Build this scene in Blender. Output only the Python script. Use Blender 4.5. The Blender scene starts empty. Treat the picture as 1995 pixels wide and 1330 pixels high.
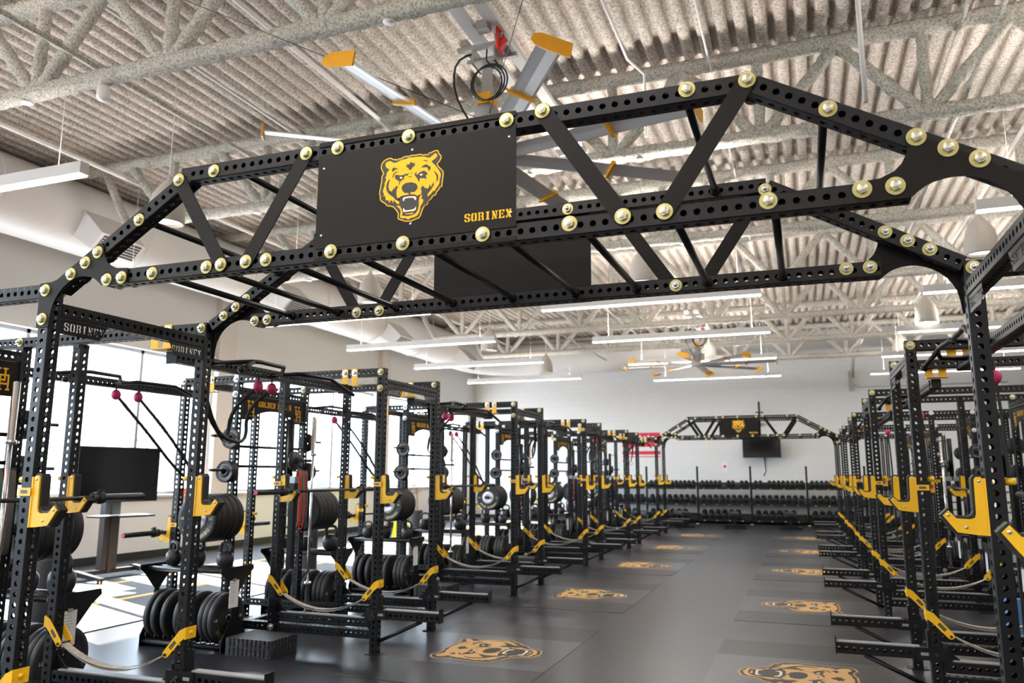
import bpy, math, random
from mathutils.geometry import tessellate_polygon
from mathutils import Vector, Matrix
random.seed(7)
PI = math.pi
sc = bpy.context.scene
COL = sc.collection

# ------------------------------------------------------------------ camera
CX, CZ = 0.0, 1.582
YAW, PITCH, ROLL, FPX = 0.3555, 0.1690, 0.0014, 1517.9
cd = bpy.data.cameras.new('camera'); cam = bpy.data.objects.new('camera', cd); COL.objects.link(cam)
cd.sensor_width = 36.0; cd.lens = FPX / 1995 * 36.0; cd.clip_start = .05; cd.clip_end = 400
cy, sy, cp, sp = math.cos(YAW), math.sin(YAW), math.cos(PITCH), math.sin(PITCH)
fw = Vector((-sy*cp, cy*cp, sp)); rt = Vector((cy, sy, 0)); up = rt.cross(fw)
r2 = rt*math.cos(ROLL) + up*math.sin(ROLL); u2 = -rt*math.sin(ROLL) + up*math.cos(ROLL)
M = Matrix((r2, u2, -fw)).transposed().to_4x4(); M.translation = (CX, 0, CZ)
cam.matrix_world = M
cd.dof.use_dof = True; cd.dof.focus_distance = 3.9; cd.dof.aperture_fstop = 3.2
sc.camera = cam

# ------------------------------------------------------------------ light
sc.view_settings.view_transform = 'Standard'; sc.view_settings.look = 'None'
sc.view_settings.gamma = 1; sc.view_settings.use_curve_mapping = False
sc.view_settings.exposure = 1.04
W = bpy.data.worlds.new('sky'); sc.world = W; W.use_nodes = True
wn = W.node_tree; bg = wn.nodes['Background']
bg.inputs['Color'].default_value = (.70, .85, 1.0, 1); bg.inputs['Strength'].default_value = 7.0
sd = bpy.data.lights.new('sun', 'SUN'); so = bpy.data.objects.new('sun', sd); COL.objects.link(so)
sd.energy = 28.0; sd.angle = .01; sd.color = (1, .95, .88)
so.rotation_euler = Vector((.925, -.38, -.63)).to_track_quat('-Z', 'Y').to_euler()
sc.cycles.max_bounces = 7; sc.cycles.diffuse_bounces = 4; sc.cycles.glossy_bounces = 3
sc.cycles.transmission_bounces = 4; sc.cycles.sample_clamp_indirect = 6
sc.cycles.use_denoising = True
sc.cycles.caustics_reflective = False; sc.cycles.caustics_refractive = False

# ------------------------------------------------------------------ materials
def mat(name, col, rough=.5, metal=0.0, bump=0, bscale=200, var=0, vscale=5, emis=0, spec=.5, coat=0, bdist=.002):
    m = bpy.data.materials.new(name); m.use_nodes = True; nt = m.node_tree
    b = nt.nodes['Principled BSDF']
    b.inputs['Base Color'].default_value = (*col, 1); b.inputs['Roughness'].default_value = rough
    b.inputs['Metallic'].default_value = metal; b.inputs['Specular IOR Level'].default_value = spec
    if coat: b.inputs['Coat Weight'].default_value = coat
    if emis:
        b.inputs['Emission Color'].default_value = (*col, 1); b.inputs['Emission Strength'].default_value = emis
    if bump or var:
        tc = nt.nodes.new('ShaderNodeTexCoord')
    if bump:
        n = nt.nodes.new('ShaderNodeTexNoise'); n.inputs['Scale'].default_value = bscale; n.inputs['Detail'].default_value = 3
        bp = nt.nodes.new('ShaderNodeBump'); bp.inputs['Strength'].default_value = bump; bp.inputs['Distance'].default_value = bdist
        nt.links.new(tc.outputs['Object'], n.inputs['Vector']); nt.links.new(n.outputs['Fac'], bp.inputs['Height'])
        nt.links.new(bp.outputs['Normal'], b.inputs['Normal'])
    if var:
        n = nt.nodes.new('ShaderNodeTexNoise'); n.inputs['Scale'].default_value = vscale; n.inputs['Detail'].default_value = 5
        r = nt.nodes.new('ShaderNodeValToRGB')
        r.color_ramp.elements[0].position = .35; r.color_ramp.elements[1].position = .68
        r.color_ramp.elements[0].color = (*[c*(1-var) for c in col], 1); r.color_ramp.elements[1].color = (*[min(1, c*(1+var)) for c in col], 1)
        nt.links.new(tc.outputs['Object'], n.inputs['Vector']); nt.links.new(n.outputs['Fac'], r.inputs['Fac'])
        nt.links.new(r.outputs['Color'], b.inputs['Base Color'])
    return m
K = {}
K['black'] = mat('black powder coat', (.005, .0055, .007), .40, spec=.32, bump=.15, bscale=600)
K['plate'] = mat('dark brown black sheet', (.0065, .005, .004), .52, spec=.2)
K['gold'] = mat('gold print', (.93, .46, .003), .5, spec=.3)
K['cream'] = mat('cream print', (.8, .68, .52), .5)
K['ink'] = mat('black print', (.018, .015, .012), .5)
K['yellow'] = mat('yellow powder coat', (.92, .52, .010), .38, bump=.1, bscale=400)
K['zinc'] = mat('yellow zinc', (.52, .47, .19), .42, .55)
K['steel'] = mat('bright steel', (.62, .62, .62), .28, .9)
K['chrome'] = mat('chrome', (.8, .8, .8), .16, 1)
K['dsteel'] = mat('dark steel', (.05, .05, .052), .35, .6)
K['rubber'] = mat('black rubber', (.014, .014, .015), .55, bump=.1, bscale=300)
K['liner'] = mat('black liner plastic', (.01, .01, .01), .5)
K['iron'] = mat('black cast iron', (.02, .02, .022), .38, bump=.3, bscale=300)
K['pink'] = mat('magenta rubber', (.55, .03, .12), .45)
K['red'] = mat('red rubber', (.75, .045, .03), .5)
K['green'] = mat('green rubber', (.03, .22, .11), .5)
K['greyband'] = mat('grey rubber', (.12, .11, .10), .6)
K['web'] = mat('tan grey webbing', (.42, .38, .33), .75, var=.25, vscale=30)
K['white'] = mat('white paint', (.78, .77, .74), .5)
K['paper'] = mat('paper', (.85, .86, .9), .7)
K['wall'] = None
K['lamp'] = mat('lit diffuser', (1, .98, .95), .5, emis=14)
K['lampbody'] = mat('white lamp housing', (.72, .71, .69), .5)
K['alu'] = mat('anodised aluminium', (.35, .36, .37), .35, .7)
K['blade'] = mat('brushed fan blade', (.80, .81, .83), .35, .3)
K['fanorange'] = mat('orange plastic', (.9, .42, .01), .4)
K['motor'] = mat('grey motor paint', (.36, .36, .34), .5)
K['duct'] = mat('painted duct', (.66, .645, .62), .45)
K['screen'] = mat('black screen', (.004, .004, .005), .12)
K['grille'] = mat('dark grille', (.08, .08, .08), .5)
K['hivis'] = mat('hi-vis yellow plastic', (.75, .85, .02), .5)
K['wood'] = mat('wood handle', (.5, .27, .1), .5)
K['blue'] = mat('blue foam', (.12, .3, .6), .7)
K['num'] = mat('pale etched print', (.30, .30, .30), .5)
K['led'] = mat('red led digits', (1, .04, .03), .5, emis=4)
K['mount'] = mat('galvanised plate', (.5, .5, .49), .38, .8)

def block_wall(name, col):
    m = bpy.data.materials.new(name); m.use_nodes = True; nt = m.node_tree; b = nt.nodes['Principled BSDF']
    b.inputs['Roughness'].default_value = .55
    geo = nt.nodes.new('ShaderNodeNewGeometry'); sx = nt.nodes.new('ShaderNodeSeparateXYZ'); cx = nt.nodes.new('ShaderNodeCombineXYZ')
    ad = nt.nodes.new('ShaderNodeMath'); ad.operation = 'ADD'
    nt.links.new(geo.outputs['Position'], sx.inputs[0]); nt.links.new(sx.outputs['X'], ad.inputs[0]); nt.links.new(sx.outputs['Y'], ad.inputs[1])
    nt.links.new(ad.outputs[0], cx.inputs['X']); nt.links.new(sx.outputs['Z'], cx.inputs['Y'])
    br = nt.nodes.new('ShaderNodeTexBrick'); br.inputs['Scale'].default_value = 1
    br.inputs['Brick Width'].default_value = .406; br.inputs['Row Height'].default_value = .203
    br.inputs['Mortar Size'].default_value = .006; br.inputs['Mortar Smooth'].default_value = .5
    br.inputs['Color1'].default_value = (*col, 1); br.inputs['Color2'].default_value = (*[c*.985 for c in col], 1)
    br.inputs['Mortar'].default_value = (*[c*.9 for c in col], 1)
    nt.links.new(cx.outputs[0], br.inputs['Vector']); nt.links.new(br.outputs['Color'], b.inputs['Base Color'])
    bp = nt.nodes.new('ShaderNodeBump'); bp.invert = True; bp.inputs['Strength'].default_value = .5; bp.inputs['Distance'].default_value = .004
    nt.links.new(br.outputs['Fac'], bp.inputs['Height']); nt.links.new(bp.outputs['Normal'], b.inputs['Normal'])
    return m
K['block'] = block_wall('painted block', (.80, .795, .775))
K['smooth'] = mat('smooth painted wall', (.80, .79, .77), .6)

def speckled(name, base, fleck, amount, scale=180, rough=.33, bump=.04):
    m = bpy.data.materials.new(name); m.use_nodes = True; nt = m.node_tree; b = nt.nodes['Principled BSDF']
    b.inputs['Specular IOR Level'].default_value = .5
    geo = nt.nodes.new('ShaderNodeNewGeometry')
    v = nt.nodes.new('ShaderNodeTexNoise'); v.inputs['Scale'].default_value = scale; v.inputs['Detail'].default_value = 2
    r = nt.nodes.new('ShaderNodeValToRGB'); r.color_ramp.elements[0].position = 1-amount-.04; r.color_ramp.elements[1].position = 1-amount+.04
    r.color_ramp.elements[0].color = (*base, 1); r.color_ramp.elements[1].color = (*fleck, 1)
    n2 = nt.nodes.new('ShaderNodeTexNoise'); n2.inputs['Scale'].default_value = .6; n2.inputs['Detail'].default_value = 2
    r2_ = nt.nodes.new('ShaderNodeMapRange'); r2_.inputs['From Min'].default_value = .0; r2_.inputs['From Max'].default_value = 1.0
    r2_.inputs['To Min'].default_value = rough-.18; r2_.inputs['To Max'].default_value = rough+.12
    nt.links.new(geo.outputs['Position'], v.inputs['Vector'])
    nt.links.new(v.outputs['Fac'], r.inputs['Fac']); nt.links.new(r.outputs['Color'], b.inputs['Base Color'])
    b.inputs['Roughness'].default_value = rough-.02; nt.nodes.remove(n2); nt.nodes.remove(r2_)
    bp = nt.nodes.new('ShaderNodeBump'); bp.inputs['Strength'].default_value = bump; bp.inputs['Distance'].default_value = .001
    nt.links.new(v.outputs['Fac'], bp.inputs['Height']); nt.links.new(bp.outputs['Normal'], b.inputs['Normal'])
    return m
K['floor'] = speckled('speckled black rubber floor', (.015, .0155, .022), (.066, .067, .081), .42, rough=.30)
K['inlay'] = speckled('grey rubber inlay', (.042, .044, .054), (.10, .103, .118), .42, rough=.30)
K['strip'] = speckled('charcoal rubber strip', (.015, .015, .018), (.034, .034, .038), .4, rough=.36)
K['turf'] = speckled('dark sports floor', (.035, .036, .042), (.07, .07, .08), .45, rough=.7)

def spray(name, c1, c2, sc_=38):
    m = bpy.data.materials.new(name); m.use_nodes = True; nt = m.node_tree; b = nt.nodes['Principled BSDF']
    b.inputs['Roughness'].default_value = .95; b.inputs['Specular IOR Level'].default_value = .1
    geo = nt.nodes.new('ShaderNodeNewGeometry')
    n = nt.nodes.new('ShaderNodeTexNoise'); n.inputs['Scale'].default_value = sc_; n.inputs['Detail'].default_value = 4; n.inputs['Roughness'].default_value = .7
    n2 = nt.nodes.new('ShaderNodeTexNoise'); n2.inputs['Scale'].default_value = 1.1; n2.inputs['Detail'].default_value = 3
    r = nt.nodes.new('ShaderNodeValToRGB'); r.color_ramp.elements[0].position = .36; r.color_ramp.elements[1].position = .58
    r.color_ramp.elements[0].color = (*c2, 1); r.color_ramp.elements[1].color = (*c1, 1)
    mx = nt.nodes.new('ShaderNodeMix'); mx.data_type = 'RGBA'; mx.blend_type = 'MULTIPLY'; mx.inputs[0].default_value = 1
    r3 = nt.nodes.new('ShaderNodeValToRGB'); r3.color_ramp.elements[0].position = .35; r3.color_ramp.elements[1].position = .65
    r3.color_ramp.elements[0].color = (.82, .84, .80, 1); r3.color_ramp.elements[1].color = (1, .97, .94, 1)
    for x in (n, n2): nt.links.new(geo.outputs['Position'], x.inputs['Vector'])
    nt.links.new(n.outputs['Fac'], r.inputs['Fac']); nt.links.new(n2.outputs['Fac'], r3.inputs['Fac'])
    nt.links.new(r.outputs['Color'], mx.inputs[6]); nt.links.new(r3.outputs['Color'], mx.inputs[7])
    nt.links.new(mx.outputs[2], b.inputs['Base Color'])
    bp = nt.nodes.new('ShaderNodeBump'); bp.inputs['Strength'].default_value = 1; bp.inputs['Distance'].default_value = .02
    nt.links.new(n.outputs['Fac'], bp.inputs['Height']); nt.links.new(bp.outputs['Normal'], b.inputs['Normal'])
    return m
K['spray'] = spray('sprayed fireproofing', (.78, .72, .67), (.33, .29, .26))
K['spray2'] = spray('sprayed fireproofing on steel', (.76, .735, .68), (.33, .32, .28), 45)

# ------------------------------------------------------------------ mesh helpers
class MB:
    def __init__(s): s.v = []; s.f = []; s.m = []; s.s = []
    def add(s, vs, fs, mi=0, smooth=False):
        o = len(s.v); s.v += [tuple(v) for v in vs]
        for f in fs: s.f.append(tuple(i+o for i in f)); s.m.append(mi); s.s.append(smooth)
        return s
    def box(s, x0, x1, y0, y1, z0, z1, mi=0):
        return s.add([(x, y, z) for z in (z0, z1) for y in (y0, y1) for x in (x0, x1)],
                     [(0, 2, 3, 1), (4, 5, 7, 6), (0, 1, 5, 4), (2, 6, 7, 3), (0, 4, 6, 2), (1, 3, 7, 5)], mi)
    def tube(s, pts, r, n=10, mi=0, caps=True, jit=0, smooth=True, flat=1.0):
        pts = [Vector(p) for p in pts]; k = len(pts)
        rs = r if isinstance(r, (list, tuple)) else [r]*k
        ring = []; prev = None; vs = []
        for i, p in enumerate(pts):
            d = (pts[min(i+1, k-1)] - pts[max(i-1, 0)]).normalized()
            if prev is None:
                a = Vector((0, 0, 1)) if abs(d.z) < .9 else Vector((0, 1, 0))
                e1 = d.cross(a).normalized()
            else:
                e1 = (prev - d*prev.dot(d)).normalized()
            prev = e1; e2 = d.cross(e1)
            for j in range(n):
                t = 2*PI*j/n; rr = rs[i]*(1+random.uniform(-jit, jit))
                vs.append(p + e1*math.cos(t)*rr + e2*math.sin(t)*rr*flat)
        fs = [(i*n+j, i*n+(j+1) % n, (i+1)*n+(j+1) % n, (i+1)*n+j) for i in range(k-1) for j in range(n)]
        s.add(vs, fs, mi, smooth)
        if caps:
            o = len(s.v) - k*n
            s.f.append(tuple(o+j for j in range(n))[::-1]); s.m.append(mi); s.s.append(False)
            s.f.append(tuple(o+(k-1)*n+j for j in range(n))); s.m.append(mi); s.s.append(False)
        return s
    def prism(s, poly, axis, a, b, mi=0):
        # poly in the plane perpendicular to axis, (x,z) for 'y', (y,z) for 'x', (x,y) for 'z'
        mk = {'y': lambda p, t: (p[0], t, p[1]), 'x': lambda p, t: (t, p[0], p[1]), 'z': lambda p, t: (p[0], p[1], t)}[axis]
        n = len(poly)
        vs = [mk(p, a) for p in poly] + [mk(p, b) for p in poly]
        return s.add(vs, [tuple(range(n))[::-1], tuple(range(n, 2*n))] + [(i, (i+1) % n, n+(i+1) % n, n+i) for i in range(n)], mi)
    def lathe(s, prof, c, axis='z', n=24, mi=0):
        vs = []; k = len(prof)
        for r, h in prof:
            for j in range(n):
                t = 2*PI*j/n; a, b = r*math.cos(t), r*math.sin(t)
                vs.append({'z': (c[0]+a, c[1]+b, c[2]+h), 'y': (c[0]+a, c[1]+h, c[2]+b), 'x': (c[0]+h, c[1]+a, c[2]+b)}[axis])
        s.add(vs, [(i*n+j, i*n+(j+1) % n, (i+1)*n+(j+1) % n, (i+1)*n+j) for i in range(k-1) for j in range(n)], mi, True)
        return s
    def sphere(s, c, r, n=14, mi=0, sz=1):
        return s.lathe([(max(1e-4, r*math.sin(PI*i/8)), -r*math.cos(PI*i/8)*sz) for i in range(9)], c, 'z', n, mi)
    def mesh(s, name, mats):
        me = bpy.data.meshes.new(name); me.from_pydata(s.v, [], s.f)
        for m in (mats if isinstance(mats, (list, tuple)) else [mats]): me.materials.append(m)
        me.polygons.foreach_set('material_index', s.m); me.polygons.foreach_set('use_smooth', s.s); me.update()
        return me

def tag(o, label=None, cat=None, group=None, kind=None):
    if label: o['label'] = label
    if cat: o['category'] = cat
    if group: o['group'] = group
    if kind: o['kind'] = kind
    return o
def link(name, me, parent=None, loc=(0, 0, 0), rot=(0, 0, 0)):
    o = bpy.data.objects.new(name, me); COL.objects.link(o)
    if parent: o.parent = parent
    o.location = loc; o.rotation_euler = rot
    return o
def build(mb, name, m, parent=None, loc=(0, 0, 0), rot=(0, 0, 0)): return link(name, mb.mesh(name, m), parent, loc, rot)
def thing(name, label, cat, group=None, loc=(0, 0, 0), rot=(0, 0, 0)):
    return tag(link(name, None, None, loc, rot), label, cat, group)
def clone(src, parent=None):
    c = src.copy(); COL.objects.link(c)
    if parent: c.parent = parent
    for ch in src.children: clone(ch, c)
    return c
class Kind:
    """first call places the prototype, later calls copy it with all its parts"""
    def __init__(s, root): s.root = root; s.used = False
    def put(s, loc, rotz=0, label=None, group=None, scale=None):
        o = clone(s.root) if s.used else s.root
        s.used = True
        o.location = loc; o.rotation_euler = (o.rotation_euler[0], o.rotation_euler[1], rotz)
        if scale: o.scale = scale if isinstance(scale, tuple) else (scale,)*3
        if label: o['label'] = label
        if group: o['group'] = group
        return o

S2 = .0381
def perf_tube(L, z0=.0254, pitch=.0508, r=.0135, half=S2, n=12, c=.004, caps=True, sides=(0, 1, 2, 3), skip=()):
    """square tube along +Z from 0 to L with a row of round holes in each side"""
    mb = MB(); w = half - c
    cnt = int((L - z0 - r) / pitch) + 1
    zs = [z0 + i*pitch for i in range(cnt)]
    edges = [0.0] + [(a+b)/2 for a, b in zip(zs, zs[1:])] + [L]
    for q in range(4):
        def P(u, z, d=0.0):
            a = half - d
            return [(u, -a, z), (a, u, z), (-u, a, z), (-a, -u, z)][q]
        if q not in sides:
            mb.add([P(-w, 0), P(w, 0), P(w, L), P(-w, L)], [(0, 1, 2, 3)])
        else:
            for i, zc in enumerate(zs):
                za, zb = edges[i], edges[i+1]
                ring, outer, inner = [], [], []
                for j in range(n):
                    t = 2*PI*(j+.5)/n; du, dz = math.cos(t), math.sin(t)
                    ring.append(P(du*r, zc+dz*r)); inner.append(P(du*r, zc+dz*r, .006))
                    k = min(w/abs(du) if du else 9, ((zb-zc) if dz > 0 else (zc-za))/abs(dz) if dz else 9)
                    outer.append(P(du*k, zc+dz*k))
                vs = ring + outer + inner
                fs = [(j, n+j, n+(j+1) % n, (j+1) % n) for j in range(n)] + [(j, (j+1) % n, 2*n+(j+1) % n, 2*n+j) for j in range(n)]
                # corner triangles
                cs = [P(w, za), P(w, zb), P(-w, zb), P(-w, za)]
                def quad(t): return (0 if math.sin(t) < 0 else 1) if math.cos(t) > 0 else (3 if math.sin(t) < 0 else 2)
                extra = []
                for j in range(n):
                    t1, t2 = 2*PI*(j+.5)/n, 2*PI*(j+1.5)/n
                    a, b = Vector(outer[j]), Vector(outer[(j+1) % n])
                    tm = (t1+t2)/2; cc = Vector(cs[quad(tm)])
                    # corner lies between the two when they sit on different sides
                    if (a-cc).length < .09 and (b-cc).length < .09 and (a-cc).cross(b-cc).length > 1e-7 and abs((a-cc).dot(b-cc)) < 1e-7:
                        extra.append((j, cc))
                for j, cc in extra:
                    vs.append(tuple(cc)); fs.append((n+j, len(vs)-1, n+(j+1) % n))
                mb.add(vs, fs)
        a = half
        cor = [((w, -a), (a, -w)), ((a, w), (w, a)), ((-w, a), (-a, w)), ((-a, -w), (-w, -a))][q]
        mb.add([(*cor[0], 0), (*cor[1], 0), (*cor[1], L), (*cor[0], L)], [(0, 1, 2, 3)])
    if caps:
        pr = [(w, -half), (half, -w), (half, w), (w, half), (-w, half), (-half, w), (-half, -w), (-w, -half)]
        mb.add([(*p, L) for p in pr], [tuple(range(8))]); mb.add([(*p, 0) for p in pr], [tuple(range(8))[::-1]])
    return mb
AX = {'x': (0, PI/2, 0), 'y': (-PI/2, 0, 0), 'z': (0, 0, 0)}
_tube_cache = {}
def tube_mesh(L, **kw):
    k = (round(L, 3), tuple(sorted(kw.items())))
    if k not in _tube_cache: _tube_cache[k] = perf_tube(L, **kw).mesh('perforated_tube', K['black'])
    return _tube_cache[k]
def beam(name, p, axis, L, parent, **kw):
    return link(name, tube_mesh(L, **kw), parent, p, AX[axis])
def beam2(name, a, b, parent, **kw):
    """tube between two points of one XZ plane"""
    a, b = Vector(a), Vector(b); d = b-a
    ang = math.atan2(d.x, d.z)
    return link(name, tube_mesh(d.length, **kw), parent, a, (0, ang, 0))

# stencil letters, unit cells
def mir(p): return [(1-x, y) for x, y in p][::-1]
def vm(p): return [(x, 1-y) for x, y in p][::-1]
_stem = [(0, 0), (.46, 0), (.46, .12), (.38, .15), (.38, .85), (.46, .88), (.46, 1), (0, 1), (0, .88), (.1, .85), (.1, .15), (0, .12)]
_oh = [(.44, 1), (.2, 1), (0, .85), (0, .15), (.2, 0), (.44, 0), (.44, .12), (.34, .18), (.34, .82), (.44, .88)]
_arm = [(.54, 1), (1, 1), (1, .7), (.8, .76), (.7, .86), (.54, .86)]
_bowl = [(.54, 1), (.85, 1), (1, .88), (1, .62), (.88, .53), (.54, .53), (.54, .62), (.7, .65), (.7, .85), (.54, .88)]
GL = {
 'S': [[(.46, 1), (.2, 1), (0, .85), (0, .6), (.2, .48), (.66, .4), (.66, .15), (.54, .12), (.54, 0), (.8, 0), (1, .15), (1, .42), (.8, .54), (.34, .62), (.34, .84), (.46, .88)],
       [(.54, 1), (.8, 1), (1, .85), (1, .68), (.7, .68), (.7, .85), (.54, .88)], [(.46, 0), (.46, .12), (.3, .15), (.3, .32), (0, .32), (0, .15), (.2, 0)]],
 'O': [_oh, mir(_oh)], 'I': [[(.2, 0), (.8, 0), (.8, .12), (.68, .16), (.68, .84), (.8, .88), (.8, 1), (.2, 1), (.2, .88), (.32, .84), (.32, .16), (.2, .12)]],
 'R': [_stem, [(.54, 1), (.85, 1), (1, .88), (1, .62), (.86, .52), (1, .42), (1, 0), (.68, 0), (.68, .4), (.54, .46), (.54, .57), (.68, .62), (.68, .84), (.54, .88)]],
 'N': [[(0, 0), (.38, 0), (.38, .12), (.28, .16), (.28, .5), (.12, .76), (.12, .12), (0, .12)], [(0, 1), (.36, 1), (.9, .1), (.9, 0), (.62, 0), (.08, .86)], [(.6, 1), (1, 1), (1, .88), (.92, .84), (.92, .26), (.74, .55), (.72, .86), (.6, .88)]],
 'E': [_stem, _arm, vm(_arm), [(.54, .57), (.76, .66), (.76, .36), (.54, .45)]],
 'X': [[(0, 1), (.42, 1), (1, 0), (.58, 0)], [(.64, 1), (1, 1), (.78, .6), (.64, .78)], [(0, 0), (.36, 0), (.36, .22), (.22, .4)]],
 'G': [_oh, [(.54, 1), (.85, 1), (1, .86), (1, .68), (.7, .68), (.7, .86), (.54, .88)], [(.54, 0), (1, 0), (1, .48), (.56, .48), (.56, .38), (.7, .36), (.7, .14), (.54, .12)]],
 'L': [_stem, vm(_arm)], 'D': [_stem, [(.54, 0), (.8, 0), (1, .16), (1, .84), (.8, 1), (.54, 1), (.54, .88), (.68, .84), (.68, .16), (.54, .12)]],
 'B': [_stem, _bowl, vm(_bowl)], 'T': [[(.34, 0), (.66, 0), (.66, 1), (.34, 1)], [(0, 1), (.28, 1), (.28, .86), (.1, .82), (0, .68)], [(.72, 1), (1, 1), (1, .68), (.9, .82), (.72, .86)]],
 'A': [[(0, 0), (.34, 0), (.3, .12), (.52, .8), (.52, 1), (.38, 1)], [(1, 0), (.6, 0), (.64, .14), (.58, .3), (.4, .3), (.4, .42), (.56, .42), (.56, 1), (.66, 1)]],
 'U': [[(0, 1), (.4, 1), (.4, .9), (.32, .86), (.32, .15), (.44, .12), (.44, 0), (.2, 0), (.06, .15), (.06, .86), (0, .9)], [(.6, 1), (1, 1), (1, .9), (.94, .86), (.94, .15), (.8, 0), (.54, 0), (.54, .12), (.7, .15), (.7, .86), (.6, .9)]],
 'H': [_stem, mir(_stem)], 't': [[(.3, 0), (.75, 0), (.75, .15), (.6, .15), (.6, .55), (.8, .55), (.8, .7), (.6, .7), (.6, .9), (.3, .9), (.3, .7), (.1, .7), (.1, .55), (.3, .55)]],
 'a': [[(0, .1), (.1, 0), (.9, 0), (.9, .55), (.8, .7), (.15, .7), (.15, .56), (.62, .56), (.62, .45), (.1, .42), (0, .32)]],
 'e': [[(.9, .13), (.9, 0), (.15, 0), (0, .12), (0, .56), (.15, .7), (.8, .7), (.92, .58), (.92, .3), (.28, .3), (.28, .14)]],
}
def text_polys(s, h, asp=.72, gap=.18):
    out = []; w = h*asp; x = 0
    for ch in s:
        if ch == ' ': x += w*.7; continue
        out += [[(x+a*w, b*h) for a, b in p] for p in GL[ch]]; x += w*(1+gap)
    x -= w*gap
    return [[(a-x/2, b-h/2) for a, b in p] for p in out]
def arc_text(s, R, h, mid, asp=.75, gap=.25):
    """letters round a circle read from outside, centred on angle mid; base towards centre when mid is up"""
    out = []; w = h*asp; adv = w*(1+gap)/R; n = len(s); sg = 1 if math.sin(mid) > 0 else -1
    for i, ch in enumerate(s):
        if ch == ' ': continue
        t = mid - sg*(i-(n-1)/2)*adv
        c, s_ = math.cos(t), math.sin(t); ux, uy = (s_*sg, -c*sg); nx, ny = (c*sg, s_*sg)
        for p in GL[ch]:
            out.append([(c*R+(a-.5)*w*ux+(b-.5)*h*nx, s_*R+(a-.5)*w*uy+(b-.5)*h*ny) for a, b in p])
    return out
def decal(polys, name, m, parent, org, U, V, d=0.0):
    """flat lettering: (u,v) -> org + u*U + v*V + d*normal"""
    org, U, V = Vector(org), Vector(U), Vector(V); N = U.cross(V)
    mb = MB()
    for p in polys:
        mb.add([org+U*a+V*b+N*d for a, b in p], [tuple(range(len(p)))])
    return build(mb, name, m, parent)
UH = [[(.08, .93), (.42, .93), (.42, 1), (.08, 1)], [(.2, .5), (.3, .5), (.3, .94), (.2, .94)], [(.54, .93), (.84, .93), (.84, 1), (.54, 1)], [(.63, .5), (.73, .5), (.73, .94), (.63, .94)],
      [(.2, .42), (.73, .42), (.73, .5), (.2, .5)], [(.36, .07), (.46, .07), (.46, .66), (.36, .66)], [(.84, .07), (.94, .07), (.94, .66), (.84, .66)], [(.36, .64), (.94, .64), (.94, .72), (.36, .72)],
      [(.46, .25), (.84, .25), (.84, .33), (.46, .33)], [(.27, 0), (.55, 0), (.55, .07), (.27, .07)], [(.75, 0), (1.0, 0), (1.0, .07), (.75, .07)]]
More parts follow.
